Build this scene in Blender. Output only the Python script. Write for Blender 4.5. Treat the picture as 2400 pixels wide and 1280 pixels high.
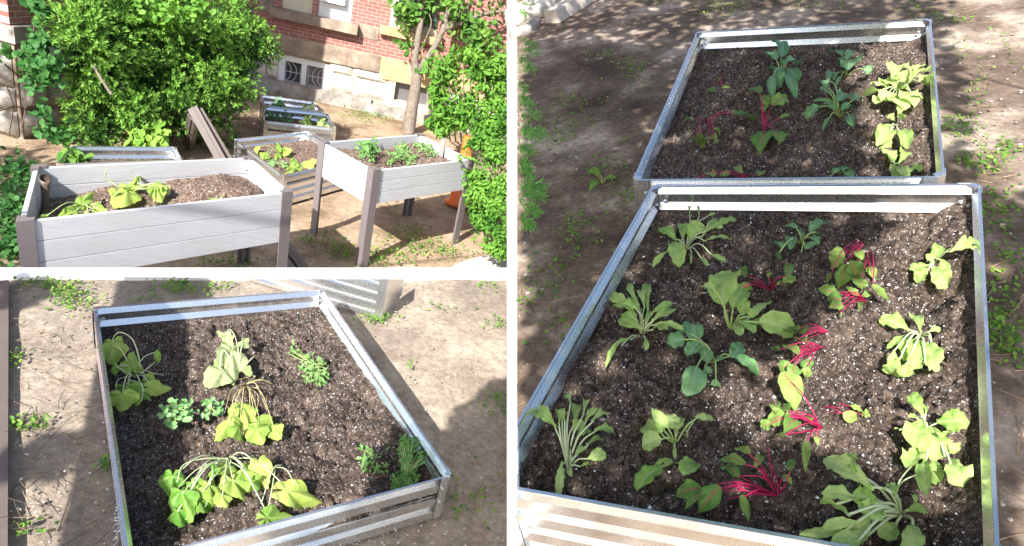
import bpy, bmesh, math, random
import numpy as np
from mathutils import Matrix, Vector

random.seed(7); rng = np.random.default_rng(7)
S = bpy.context.scene
for o in list(bpy.data.objects): bpy.data.objects.remove(o)

# ------------------------------------------------------------------ camera, sky, sun, exposure
F, PPX, PPY = 1500.0, 1200.0, 640.0          # focal length and centre in photo pixels (2400 x 1280)
CAMZ = 2.381                                 # metres above the lower garden
PITCH, ROLL = 0.428, -0.241

def cam_rows(p, r):
    cp, sp = math.cos(p), math.sin(p); c, s = math.cos(r), math.sin(r)
    right = np.array([1, 0, 0.]); fwd = np.array([0, cp, -sp]); down = np.array([0, -sp, -cp])
    return np.array([c * right + s * down, -s * right + c * down, fwd])

RC = cam_rows(PITCH, ROLL)
cd = bpy.data.cameras.new('camera'); cam = bpy.data.objects.new('camera', cd); S.collection.objects.link(cam)
cd.sensor_width = 36.0; cd.lens = F / 2400 * 36; cd.clip_start = .05; cd.clip_end = 500
CAM = np.array([0, 0, CAMZ])
m = np.eye(4); m[:3, 0] = RC[0]; m[:3, 1] = -RC[1]; m[:3, 2] = -RC[2]; m[:3, 3] = CAM
cam.matrix_world = Matrix(m.tolist()); S.camera = cam

SUN_EL, SUN_AZ = math.radians(38), math.radians(253)     # azimuth measured from +x towards +y
SUN = np.array([math.cos(SUN_AZ) * math.cos(SUN_EL), math.sin(SUN_AZ) * math.cos(SUN_EL), math.sin(SUN_EL)])
w = bpy.data.worlds.new('World'); S.world = w; w.use_nodes = True
nt = w.node_tree; bg = nt.nodes['Background']
sky = nt.nodes.new('ShaderNodeTexSky'); sky.sky_type = 'NISHITA'; sky.sun_disc = False
sky.dust_density = 1.6; sky.ozone_density = .8; sky.sun_elevation = SUN_EL; sky.sun_rotation = math.pi / 2 - SUN_AZ
nt.links.new(sky.outputs[0], bg.inputs[0]); bg.inputs[1].default_value = 0.095
sd = bpy.data.lights.new('sun', 'SUN'); so = bpy.data.objects.new('sun', sd); S.collection.objects.link(so)
sd.energy = 3.9; sd.angle = math.radians(.5); sd.color = (1, .965, .90)
so.rotation_euler = Vector((-SUN).tolist()).to_track_quat('-Z', 'Y').to_euler()
S.view_settings.view_transform = 'Standard'; S.view_settings.look = 'None'
S.view_settings.gamma = 1; S.view_settings.use_curve_mapping = False
S.view_settings.exposure = 1.52

# ------------------------------------------------------------------ the three plots
PR, RR, HR = 0.60, 0.25, 1.50               # the sloping bank on the right: camera height above it
HB = 1.70                                   # the raised terrace: camera height above it
TZ = CAMZ - HB                              # its level
class Plot:
    def __init__(s, M, h, rows): s.M = M; s.h = h; s.rows = rows
    def P(s, px, py, z=0.0):                # point of the plot (its own axes) seen at a photo pixel, z above its ground
        d = np.array([(px - PPX) / F, (py - PPY) / F, 1.0]) @ s.rows
        t = (z - s.h) / d[2]
        return np.array([0, 0, s.h]) + d * t
    def at(s, px, py, dist):                # point along the pixel's ray at a forward distance
        d = np.array([(px - PPX) / F, (py - PPY) / F, 1.0]) @ s.rows
        return np.array([0, 0, s.h]) + d * dist
    def px(s, P):
        q = (np.asarray(P, float) - np.array([0, 0, s.h])) @ s.rows.T
        return PPX + F * q[..., 0] / q[..., 2], PPY + F * q[..., 1] / q[..., 2]
    def scale(s, p): return float(((np.asarray(p) - np.array([0, 0, s.h])) @ s.rows[2])) / F   # metres per pixel there
def mat4(R3, t):
    a = np.eye(4); a[:3, :3] = R3; a[:3, 3] = t; return Matrix(a.tolist())
RL = cam_rows(PR, RR); RM = RC.T @ RL
GARDEN = Plot(Matrix.Identity(4), CAMZ, RC)
TERR = Plot(mat4(np.eye(3), [0, 0, TZ]), HB, RC)
BANK = Plot(mat4(RM, CAM - RM @ np.array([0, 0, HR])), HR, RL)
SUN_OF = {GARDEN: SUN, TERR: SUN, BANK: RM.T @ SUN}
def ray_plane(px, py, p0, n):               # garden axes
    d = np.array([(px - PPX) / F, (py - PPY) / F, 1.0]) @ RC
    t = ((np.asarray(p0) - CAM) @ n) / (d @ n)
    return CAM + d * t

# ------------------------------------------------------------------ noise
_perm = rng.random((257, 257))
def vnoise(x, y):
    x = np.asarray(x, float); y = np.asarray(y, float)
    xi = np.floor(x).astype(int); yi = np.floor(y).astype(int); fx = x - xi; fy = y - yi
    fx = fx * fx * (3 - 2 * fx); fy = fy * fy * (3 - 2 * fy)
    a = _perm[xi % 256, yi % 256]; b = _perm[(xi + 1) % 256, yi % 256]
    c = _perm[xi % 256, (yi + 1) % 256]; d = _perm[(xi + 1) % 256, (yi + 1) % 256]
    return (a + (b - a) * fx) + ((c + (d - c) * fx) - (a + (b - a) * fx)) * fy
def fbm(x, y, o=4):
    s = 0; a = .5
    for k in range(o): s = s + a * (vnoise(x * 2 ** k + 13 * k, y * 2 ** k + 7 * k) - .5) * 2; a *= .5
    return s
def nrm(v):
    v = np.asarray(v, float); n = np.linalg.norm(v); return v / n if n > 1e-9 else np.array([0, 0, 1.])

# ------------------------------------------------------------------ materials
MATS = {}
def newmat(name):
    m = bpy.data.materials.new(name); m.use_nodes = True; MATS[name] = m
    n = m.node_tree.nodes; b = n['Principled BSDF']; return m, n, m.node_tree.links, b
def nd(n, t, **k):
    x = n.new(t)
    for a, v in k.items(): setattr(x, a, v)
    return x
def noise(n, l, co, scale, detail=6, rough=.6):
    t = n.new('ShaderNodeTexNoise'); t.inputs['Scale'].default_value = scale; t.inputs['Detail'].default_value = detail
    t.inputs['Roughness'].default_value = rough; l.new(co, t.inputs['Vector']); return t
def ramp(n, l, fac, stops):
    r = n.new('ShaderNodeValToRGB'); e = r.color_ramp.elements
    while len(e) < len(stops): e.new(.5)
    for k, (p, c) in enumerate(stops): e[k].position = p; e[k].color = (*c, 1) if len(c) == 3 else c
    l.new(fac, r.inputs[0]); return r
def mix(n, l, fac, a, b, mode='MIX'):
    x = n.new('ShaderNodeMix'); x.data_type = 'RGBA'; x.blend_type = mode
    for s, v in ((x.inputs[0], fac), (x.inputs[6], a), (x.inputs[7], b)):
        if hasattr(v, 'is_output'): l.new(v, s)
        elif isinstance(v, (int, float)): s.default_value = v
        else: s.default_value = (*v, 1)
    return x.outputs[2]
def bump(n, l, b, h, strength=.5, dist=.01):
    x = n.new('ShaderNodeBump'); x.inputs['Strength'].default_value = strength; x.inputs['Distance'].default_value = dist
    l.new(h, x.inputs['Height']); l.new(x.outputs[0], b.inputs['Normal']); return x

def mat_dirt(name, dark, mid, light, spot=(.05, .04, .03)):
    m, n, l, b = newmat(name); co = n.new('ShaderNodeTexCoord').outputs['Object']
    a = noise(n, l, co, 1.7, 8, .65); f = noise(n, l, co, 38, 6, .7); g = noise(n, l, co, 9, 5, .6)
    c = ramp(n, l, a.outputs[0], [(.36, dark), (.5, mid), (.64, light)]).outputs[0]
    c = mix(n, l, .55, c, ramp(n, l, f.outputs[0], [(.32, (.25, .23, .22)), (.5, (.5, .5, .5)), (.68, (.8, .79, .77))]).outputs[0], 'OVERLAY')
    c = mix(n, l, ramp(n, l, g.outputs[0], [(.56, (0, 0, 0)), (.68, (.55, .55, .55))]).outputs[0], c, dark)
    v = nd(n, 'ShaderNodeTexVoronoi'); v.inputs['Scale'].default_value = 34; l.new(co, v.inputs['Vector'])
    q = ramp(n, l, v.outputs['Distance'], [(.07, (1, 1, 1)), (.13, (0, 0, 0))]).outputs[0]
    pick = ramp(n, l, v.outputs['Color'], [(.72, (0, 0, 0)), (.76, (1, 1, 1))]).outputs[0]
    q2 = mix(n, l, 1., q, pick, 'MULTIPLY')
    c = mix(n, l, q2, c, (.5, .45, .4))
    l.new(c, b.inputs['Base Color']); b.inputs['Roughness'].default_value = .95; b.inputs['Specular IOR Level'].default_value = .15
    h = mix(n, l, .5, f.outputs[0], g.outputs[0]); bump(n, l, b, h, .7, .02)
    return m
def mat_soil(name, dark, light, perl=.5, sc=1.0, size=.2):
    m, n, l, b = newmat(name); co = n.new('ShaderNodeTexCoord').outputs['Object']
    f = noise(n, l, co, 60 * sc, 7, .75); g = noise(n, l, co, 7 * sc, 4, .6)
    c = ramp(n, l, f.outputs[0], [(.36, dark), (.66, light)]).outputs[0]
    c = mix(n, l, ramp(n, l, g.outputs[0], [(.42, (0, 0, 0)), (.62, (.5, .5, .5))]).outputs[0], c, tuple(x * .6 for x in dark))
    h = f.outputs[0]
    warp = mix(n, l, .035, co, noise(n, l, co, 90 * sc, 3).outputs['Color'], 'ADD')
    for scale, thr, lim in ((115 * sc, 1 - perl, size), (62 * sc, 1 - perl * .22, size * .72)):
        v = nd(n, 'ShaderNodeTexVoronoi'); v.inputs['Scale'].default_value = scale; l.new(warp, v.inputs['Vector'])
        q = ramp(n, l, v.outputs['Distance'], [(lim, (1, 1, 1)), (lim + .12, (0, 0, 0))]).outputs[0]
        sep = nd(n, 'ShaderNodeSeparateColor'); l.new(v.outputs['Color'], sep.inputs[0])
        pick = ramp(n, l, sep.outputs[0], [(thr, (0, 0, 0)), (min(.999, thr + .03), (1, 1, 1))]).outputs[0]
        k = mix(n, l, 1., q, pick, 'MULTIPLY')
        tint = ramp(n, l, sep.outputs[1], [(0, (.42, .38, .35)), (.5, (.72, .7, .68)), (1, (.34, .22, .13))]).outputs[0]
        c = mix(n, l, k, c, tint)
    l.new(c, b.inputs['Base Color']); b.inputs['Roughness'].default_value = .92; b.inputs['Specular IOR Level'].default_value = .2
    bump(n, l, b, h, .9, .012); return m
def mat_galv():
    m, n, l, b = newmat('galvanised_steel'); co = n.new('ShaderNodeTexCoord').outputs['Object']
    v = nd(n, 'ShaderNodeTexVoronoi'); v.inputs['Scale'].default_value = 170; l.new(co, v.inputs['Vector'])
    a = noise(n, l, co, 3.5, 6); d = noise(n, l, co, 14, 4)
    sp = nd(n, 'ShaderNodeSeparateColor'); l.new(v.outputs['Color'], sp.inputs[0])
    c = ramp(n, l, sp.outputs[0], [(0, (.78, .80, .81)), (1, (.86, .87, .88))]).outputs[0]
    c = mix(n, l, ramp(n, l, a.outputs[0], [(.55, (0, 0, 0)), (.75, (.35, .35, .35))]).outputs[0], c, (.50, .48, .43))
    l.new(c, b.inputs['Base Color']); b.inputs['Metallic'].default_value = .92
    r = ramp(n, l, sp.outputs[1], [(0, (.25, .25, .25)), (1, (.28, .28, .28))]).outputs[0]
    l.new(r, b.inputs['Roughness']); bump(n, l, b, d.outputs[0], .10, .004); return m
def mat_plain(name, col, rough=.6, metal=0., grain=0, var=.12, scale=14, stretch=(1, 1, 1), spec=.4):
    m, n, l, b = newmat(name); tc = n.new('ShaderNodeTexCoord'); mp = nd(n, 'ShaderNodeMapping'); mp.inputs['Scale'].default_value = stretch
    l.new(tc.outputs['Object'], mp.inputs[0]); a = noise(n, l, mp.outputs[0], scale, 7, .65)
    lo = tuple(x * (1 - var) for x in col); hi = tuple(min(1, x * (1 + var)) for x in col)
    c = ramp(n, l, a.outputs[0], [(.3, lo), (.7, hi)]).outputs[0]
    l.new(c, b.inputs['Base Color']); b.inputs['Roughness'].default_value = rough; b.inputs['Metallic'].default_value = metal
    b.inputs['Specular IOR Level'].default_value = spec
    if grain: bump(n, l, b, a.outputs[0], grain, .004)
    return m
def mat_board():
    m, n, l, b = newmat('grey_painted_board'); tc = n.new('ShaderNodeTexCoord'); mp = nd(n, 'ShaderNodeMapping')
    mp.inputs['Scale'].default_value = (1.3, 18, 18); l.new(tc.outputs['UV'], mp.inputs[0])
    a = noise(n, l, mp.outputs[0], 4, 8, .7); k = noise(n, l, tc.outputs['UV'], 2.2, 4)
    c = ramp(n, l, a.outputs[0], [(.3, (.42, .425, .455)), (.52, (.50, .505, .53)), (.75, (.54, .545, .565))]).outputs[0]
    v = nd(n, 'ShaderNodeTexVoronoi'); v.inputs['Scale'].default_value = 3.3; mp2 = nd(n, 'ShaderNodeMapping'); mp2.inputs['Scale'].default_value = (1, 1.7, 1)
    l.new(tc.outputs['UV'], mp2.inputs[0]); l.new(mp2.outputs[0], v.inputs['Vector'])
    knot = ramp(n, l, v.outputs['Distance'], [(.03, (.6, .6, .6)), (.06, (0, 0, 0))]).outputs[0]
    c = mix(n, l, knot, c, (.36, .35, .36)); c = mix(n, l, ramp(n, l, k.outputs[0], [(.48, (0, 0, 0)), (.72, (.45, .45, .45))]).outputs[0], c, (.41, .40, .40)); l.new(c, b.inputs['Base Color'])
    b.inputs['Roughness'].default_value = .7; b.inputs['Specular IOR Level'].default_value = .25
    bump(n, l, b, a.outputs[0], .35, .004); return m
def mat_brick():
    m, n, l, b = newmat('red_brick'); tc = n.new('ShaderNodeTexCoord'); sx = nd(n, 'ShaderNodeSeparateXYZ'); cx = nd(n, 'ShaderNodeCombineXYZ')
    l.new(tc.outputs['Object'], sx.inputs[0]); l.new(sx.outputs[0], cx.inputs[0]); l.new(sx.outputs[2], cx.inputs[1])
    t = nd(n, 'ShaderNodeTexBrick'); l.new(cx.outputs[0], t.inputs['Vector'])
    t.inputs['Scale'].default_value = 1; t.inputs['Brick Width'].default_value = .135; t.inputs['Row Height'].default_value = .049
    t.inputs['Mortar Size'].default_value = .0035; t.inputs['Mortar Smooth'].default_value = .1; t.inputs['Bias'].default_value = 0
    t.inputs['Color1'].default_value = (.285, .105, .085, 1); t.inputs['Color2'].default_value = (.36, .155, .13, 1); t.inputs['Mortar'].default_value = (.50, .40, .35, 1)
    a = noise(n, l, tc.outputs['Object'], 30, 5); c = mix(n, l, .35, t.outputs[0], a.outputs[0], 'OVERLAY')
    l.new(c, b.inputs['Base Color']); b.inputs['Roughness'].default_value = .9
    x = bump(n, l, b, t.outputs['Fac'], .6, .006); x.invert = True; return m
def mat_stone(name, c1, c2, c3, scale=6, strength=.8):
    m, n, l, b = newmat(name); co = n.new('ShaderNodeTexCoord').outputs['Object']
    a = noise(n, l, co, scale, 8, .65); f = noise(n, l, co, scale * 6, 6, .7)
    c = ramp(n, l, a.outputs[0], [(.32, c1), (.5, c2), (.68, c3)]).outputs[0]
    c = mix(n, l, .4, c, f.outputs[0], 'OVERLAY'); l.new(c, b.inputs['Base Color']); b.inputs['Roughness'].default_value = .9
    bump(n, l, b, f.outputs[0], strength, .012); return m
def mat_leaf(name, c1, c2, rib=(.5, .6, .3), trans=.35, rough=.5, under=None):
    m, n, l, b = newmat(name); at = nd(n, 'ShaderNodeAttribute'); at.attribute_name = 'leaf'
    sp = nd(n, 'ShaderNodeSeparateColor'); l.new(at.outputs['Color'], sp.inputs[0])
    co = n.new('ShaderNodeTexCoord').outputs['Object']; a = noise(n, l, co, 55, 5, .6)
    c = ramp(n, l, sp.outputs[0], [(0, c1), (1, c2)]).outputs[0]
    c = mix(n, l, .5, c, a.outputs[0], 'OVERLAY')
    c = mix(n, l, sp.outputs[1], c, rib)
    l.new(c, b.inputs['Base Color']); b.inputs['Roughness'].default_value = rough; b.inputs['Specular IOR Level'].default_value = .22
    e = noise(n, l, co, 130, 3); bump(n, l, b, mix(n, l, .5, a.outputs[0], e.outputs[0]), .75, .006)
    t = nd(n, 'ShaderNodeBsdfTranslucent'); l.new(c, t.inputs[0])
    x = nd(n, 'ShaderNodeMixShader'); x.inputs[0].default_value = trans
    l.new(b.outputs[0], x.inputs[1]); l.new(t.outputs[0], x.inputs[2]); l.new(x.outputs[0], n['Material Output'].inputs[0]); return m
def mat_glass(name, col, rough=.08):
    m, n, l, b = newmat(name); co = n.new('ShaderNodeTexCoord').outputs['Object']
    a = noise(n, l, co, 6, 4); c = ramp(n, l, a.outputs[0], [(.3, tuple(x * .7 for x in col)), (.7, col)]).outputs[0]
    l.new(c, b.inputs['Base Color']); b.inputs['Roughness'].default_value = rough; b.inputs['Specular IOR Level'].default_value = .8; return m

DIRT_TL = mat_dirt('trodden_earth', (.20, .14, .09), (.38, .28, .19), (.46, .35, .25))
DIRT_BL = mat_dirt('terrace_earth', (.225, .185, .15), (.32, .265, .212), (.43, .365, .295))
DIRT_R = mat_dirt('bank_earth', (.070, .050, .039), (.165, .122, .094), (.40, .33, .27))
SOIL = mat_soil('potting_soil', (.020, .0145, .012), (.215, .155, .125), .62)
SOIL_B = mat_soil('mulchy_soil', (.06, .038, .028), (.30, .20, .15), .5, .8, .26)
GALV = mat_galv(); BOARD = mat_board()
POST = mat_plain('taupe_powder_coat', (.165, .142, .145), .45, .0, .05, .06, 20)
POSTD = mat_plain('dark_brown_powder_coat', (.135, .11, .10), .5, 0, .05, .1, 20)
WHITE = mat_plain('white_paint', (.86, .86, .86), .6, 0, .05, .02, 12)
FRAME = mat_plain('white_window_paint', (.74, .76, .78), .45, 0, 0, .04, 9)
CREAM = mat_plain('cream_window_paint', (.62, .56, .42), .5, 0, 0, .06, 9)
BRICK = mat_brick()
LIME = mat_stone('pale_limestone', (.42, .37, .30), (.62, .58, .50), (.72, .69, .63), 7)
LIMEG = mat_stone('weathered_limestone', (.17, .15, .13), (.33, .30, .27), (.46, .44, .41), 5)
BROWNST = mat_stone('brown_sandstone', (.13, .10, .085), (.27, .21, .16), (.44, .36, .27), 3, .5)
SANDST = mat_stone('orange_sandstone', (.42, .27, .14), (.52, .34, .19), (.56, .40, .25), 4, .4)
MORTAR = mat_stone('mortar', (.34, .27, .19), (.44, .36, .27), (.50, .42, .33), 20, .4)
GLASSD = mat_glass('dark_window_glass', (.055, .06, .07)); GLASSB = mat_glass('blue_window_glass', (.16, .30, .50), .05)
GLASSG = mat_glass('grey_dusty_glass', (.16, .155, .165), .3)
BARK = mat_plain('tree_bark', (.19, .155, .125), .9, 0, .9, .45, 16, (3, 3, .7))
TWIG = mat_plain('dry_straw', (.36, .25, .15), .9, 0, 0, .4, 20); TWIGD = mat_plain('dead_twig', (.12, .085, .065), .9, 0, 0, .3, 20)
CONC = mat_stone('pale_concrete', (.45, .40, .34), (.52, .47, .41), (.58, .53, .47), 9, .5)
ORANGE = mat_plain('orange_plastic', (.75, .16, .03), .4, 0, 0, .06, 8)
YEW = mat_leaf('yew_needles', (.02, .075, .014), (.29, .55, .09), (.2, .3, .1), .18, .55)
YEWN = mat_leaf('young_yew_needles', (.10, .28, .04), (.20, .45, .10), (.2, .3, .1), .3, .55)
LETT = mat_leaf('lettuce_leaf', (.27, .49, .09), (.57, .72, .26), (.55, .68, .32), .38)
KALE = mat_leaf('kale_leaf', (.065, .20, .065), (.21, .40, .17), (.35, .46, .32), .25)
BEET = mat_leaf('beet_leaf', (.09, .22, .045), (.34, .50, .12), (.42, .12, .12), .32)
SQUA = mat_leaf('squash_leaf', (.11, .31, .035), (.48, .62, .14), (.55, .65, .25), .38)
SQUP = mat_leaf('pale_squash_leaf', (.30, .44, .16), (.52, .60, .30), (.6, .68, .4), .38)
TOMA = mat_leaf('tomato_leaf', (.10, .27, .06), (.24, .42, .14), (.3, .4, .2), .3)
PEA = mat_leaf('pea_leaf', (.14, .36, .11), (.36, .56, .25), (.4, .5, .3), .3)
WEED = mat_leaf('weed_leaf', (.07, .20, .03), (.26, .42, .07), (.3, .4, .15), .3)
IVY = mat_leaf('ivy_leaf', (.03, .12, .03), (.10, .26, .055), (.15, .25, .1), .25)
BUSH = mat_leaf('shrub_leaf', (.045, .17, .02), (.22, .44, .065), (.25, .4, .1), .33)
TREEL = mat_leaf('tree_leaf', (.035, .13, .02), (.20, .38, .07), (.2, .3, .1), .3)
STEM = mat_plain('green_stem', (.36, .47, .17), .5, 0, 0, .15, 20); STEMP = mat_plain('pale_stem', (.52, .60, .36), .5, 0, 0, .12, 20)
STEMR = mat_plain('magenta_beet_stem', (.42, .016, .085), .35, 0, 0, .6, 45); STEMS = mat_plain('straw_stem', (.50, .44, .22), .6, 0, 0, .2, 20)
BOLT = mat_plain('zinc_bolt', (.6, .66, .72), .3, .9, 0, .05, 10)

# ------------------------------------------------------------------ mesh helpers
class MB:
    def __init__(s): s.v = []; s.f = []; s.a = []; s.n = 0; s.uv = None
    def add(s, v, f, a=(0, 0)):
        v = np.asarray(v, float).reshape(-1, 3); k = s.n
        s.v.append(v); s.n += len(v)
        s.f += [tuple(i + k for i in q) for q in f]
        a = np.asarray(a, float)
        s.a.append(np.tile(a, (len(v), 1)) if a.ndim == 1 else a)
    def prism(s, poly, z0, z1):             # poly: list of xy, extruded
        n = len(poly); v = [(x, y, z0) for x, y in poly] + [(x, y, z1) for x, y in poly]
        s.add(v, [tuple(range(n))[::-1], tuple(range(n, 2 * n))] + [(i, (i + 1) % n, n + (i + 1) % n, n + i) for i in range(n)])
    def hexa(s, b, t):                      # bottom four, top four corners
        s.add(list(b) + list(t), [(3, 2, 1, 0), (4, 5, 6, 7), (0, 1, 5, 4), (1, 2, 6, 5), (2, 3, 7, 6), (3, 0, 4, 7)])
    def box(s, c, d, R=None):
        c = np.asarray(c, float); d = np.asarray(d, float) / 2
        q = np.array([(-1, -1, -1), (1, -1, -1), (1, 1, -1), (-1, 1, -1), (-1, -1, 1), (1, -1, 1), (1, 1, 1), (-1, 1, 1)]) * d
        if R is not None: q = q @ np.asarray(R).T
        q = q + c; s.hexa(q[:4], q[4:])
    def tube(s, pts, r0, r1=None, n=5, a=(0, 0)):
        pts = np.asarray(pts, float); r1 = r0 if r1 is None else r1; m = len(pts); V = []
        for i, p in enumerate(pts):
            d = nrm(pts[min(i + 1, m - 1)] - pts[max(i - 1, 0)])
            x = nrm(np.cross(d, (0.3, .2, 1) if abs(d[2]) < .9 else (1, .1, 0))); y = np.cross(d, x)
            r = r0 + (r1 - r0) * i / max(1, m - 1)
            for k in range(n):
                t = 2 * math.pi * k / n; V.append(p + r * (math.cos(t) * x + math.sin(t) * y))
        f = [(i * n + k, i * n + (k + 1) % n, (i + 1) * n + (k + 1) % n, (i + 1) * n + k) for i in range(m - 1) for k in range(n)]
        f += [tuple(range(n))[::-1], tuple(range((m - 1) * n, m * n))]; s.add(V, f, a)
    def lathe(s, c, prof, n=16, axis=None):
        V = []; R = np.eye(3) if axis is None else np.array(Vector((0, 0, 1)).rotation_difference(Vector(nrm(axis).tolist())).to_matrix())
        for r, z in prof:
            for k in range(n):
                t = 2 * math.pi * k / n; V.append(np.asarray(c) + R @ np.array([r * math.cos(t), r * math.sin(t), z]))
        m = len(prof)
        f = [(i * n + k, i * n + (k + 1) % n, (i + 1) * n + (k + 1) % n, (i + 1) * n + k) for i in range(m - 1) for k in range(n)]
        f += [tuple(range(n))[::-1], tuple(range((m - 1) * n, m * n))]; s.add(V, f)
    def grid(s, P, a=None):                 # P: (m, n, 3)
        m, n = P.shape[:2]
        f = [(i * n + j, i * n + j + 1, (i + 1) * n + j + 1, (i + 1) * n + j) for i in range(m - 1) for j in range(n - 1)]
        s.add(P.reshape(-1, 3), f, (0, 0) if a is None else a.reshape(-1, 2))
    def build(s, name, mat, parent=None, base=None, smooth=False, plot=None, uvfun=None):
        v = np.concatenate(s.v) if s.v else np.zeros((0, 3)); a = np.concatenate(s.a) if s.a else np.zeros((0, 2))
        if parent is not None and base is None: base = parent['_base'] if '_base' in parent else (0, 0, 0)
        if base is not None: v = v - np.asarray(base)
        me = bpy.data.meshes.new(name); me.from_pydata(v.tolist(), [], s.f); me.materials.append(mat)
        at = me.color_attributes.new('leaf', 'FLOAT_COLOR', 'POINT')
        at.data.foreach_set('color', np.c_[a, np.zeros(len(a)), np.ones(len(a))].ravel().astype('f'))
        if smooth: me.polygons.foreach_set('use_smooth', np.ones(len(me.polygons), bool))
        o = bpy.data.objects.new(name, me); S.collection.objects.link(o)
        if parent is not None: o.parent = parent; o['_base'] = list(map(float, base))
        elif plot is not None:
            o.matrix_world = plot.M @ Matrix.Translation(Vector(base if base is not None else (0, 0, 0)))
        return o
def tag(o, label=None, cat=None, group=None, kind=None):
    for k, v in (('label', label), ('category', cat), ('group', group), ('kind', kind)):
        if v: o[k] = v
    return o
def thing(name, plot, base, label, cat, group=None):
    o = bpy.data.objects.new(name, None); S.collection.objects.link(o); o.empty_display_size = .1
    o.matrix_world = plot.M @ Matrix.Translation(Vector([float(x) for x in base])); o['_base'] = [float(x) for x in base]
    return tag(o, label, cat, group)

# ------------------------------------------------------------------ leaves
def curve(pts, n=8):                        # smooth path through control points
    pts = np.asarray(pts, float)
    if len(pts) == 2: return np.array([pts[0] + (pts[1] - pts[0]) * t for t in np.linspace(0, 1, n)])
    out = []; P = np.vstack([2 * pts[0] - pts[1], pts, 2 * pts[-1] - pts[-2]])
    for i in range(1, len(P) - 2):
        for t in np.linspace(0, 1, n, endpoint=False):
            a, b, c, d = P[i - 1:i + 3]
            out.append(.5 * ((2 * b) + (-a + c) * t + (2 * a - 5 * b + 4 * c - d) * t * t + (-a + 3 * b - 3 * c + d) * t ** 3))
    out.append(pts[-1]); return np.array(out)
def blade(mb, A, B, wd, up=(0, 0, 1), kind='spoon', arch=.12, cup=.15, ruf=.12, tone=.5, n=13, mm=9):
    A = np.asarray(A, float); B = np.asarray(B, float); d = B - A; L = np.linalg.norm(d) + 1e-6; d = d / L
    side = nrm(np.cross(up, d)); nor = np.cross(d, side)
    if kind == 'lobed':
        return lobed(mb, A, d, side, nor, L, wd, cup, ruf, tone)
    t = np.linspace(0, 1, n); ph = random.random() * 9; fq = random.uniform(14, 20)
    if kind == 'spoon': sh = np.where(t < .62, .16 + .84 * (np.sin(t / .62 * math.pi / 2)) ** 1.8, np.sqrt(np.clip(1 - ((t - .62) / .385) ** 2, 0.02, 1)))
    elif kind == 'oval': sh = np.clip(np.sin(math.pi * np.clip(t * .97 + .03, 0, 1) ** .8), .05, 1)
    elif kind == 'round': sh = np.sqrt(np.clip(1 - (2 * t - 1) ** 2 * .985, .02, 1))
    elif kind == 'wavy': sh = np.clip(np.sin(math.pi * (t * .96 + .03) ** .85), .05, 1) * (1 + .22 * np.sin(t * 21 + ph))
    else: sh = np.clip(np.sin(math.pi * t ** .7), .04, 1)
    s = np.linspace(-1, 1, mm); T, Sx = np.meshgrid(t, s, indexing='ij'); H = (wd / 2 * sh)[:, None]
    jag = 1 + (.10 if kind in ('wavy', 'spoon') else .04) * np.sin(T * fq * 2.3 + Sx * 3 + ph) * np.abs(Sx) ** 3
    z = arch * L * 4 * (T * (1 - T)) + (cup * np.abs(Sx) ** 1.5 + ruf * np.sin(T * fq + ph + (Sx > 0) * 1.9) * np.abs(Sx) ** 2) * np.maximum(H, wd * .18) - .05 * L * T ** 2
    z = z + (fbm(T * 4 + ph * 3, Sx * 2.2 + ph, 3) * .14 * wd + np.sin(ph) * Sx * T * .16 * wd) * (T * (1.15 - T) * 4).clip(0, 1)
    bend_ = math.sin(ph * 2.7) * .10 * L * T ** 2
    P = A + d * (T * L)[..., None] + side * (Sx * H * jag + bend_)[..., None] + nor * z[..., None]
    rib = np.clip(1 - np.abs(Sx) * 6, 0, 1) * (1 - T) ** .4 * .8
    a = np.stack([np.clip(tone + .25 * fbm(T * 3 + ph, Sx * 1.5 + ph * 2, 3) + .22 * (np.abs(Sx) ** 3) * np.sin(ph * 5), 0, 1), rib], -1); mb.grid(P, a)
def lobed(mb, A, d, side, nor, L, wd, cup, ruf, tone):
    na = 36; ph = random.random() * 6; th = np.linspace(-math.pi * .93, math.pi * .93, na)
    r = (.60 + .40 * np.cos(th / 2) ** 2) * (1 - .22 * (0.5 - 0.5 * np.cos(5 * th))) * (1 + .045 * np.sin(th * 17 + ph) + .02 * np.sin(th * 31))
    rings = [0.0, .3, .55, .8, 1.0]; V = []; Aa = []
    for q in rings:
        x = np.cos(th) * r * q * L; x = np.where(x < 0, x * .55, x); y = np.sin(th) * r * q * wd * .62
        z = -cup * (q ** 2) * L * (.55 + .45 * np.cos(th * 2.0 + ph)) + ruf * q * wd * .16 * np.cos(5 * th) + ruf * .12 * wd * q * q * np.sin(3 * th + ph)
        V.append(A + np.outer(x, d) + np.outer(y, side) + np.outer(z, nor))
        rib = np.clip(np.cos(5 * th) * 4 - 3.1, 0, 1) * (1 - q * .7) * .8
        Aa.append(np.stack([np.clip(tone + .10 * np.sin(th * 2 + ph) + .08 * (q - .5), 0, 1), rib], -1))
    mb.grid(np.array(V), np.array(Aa))
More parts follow.
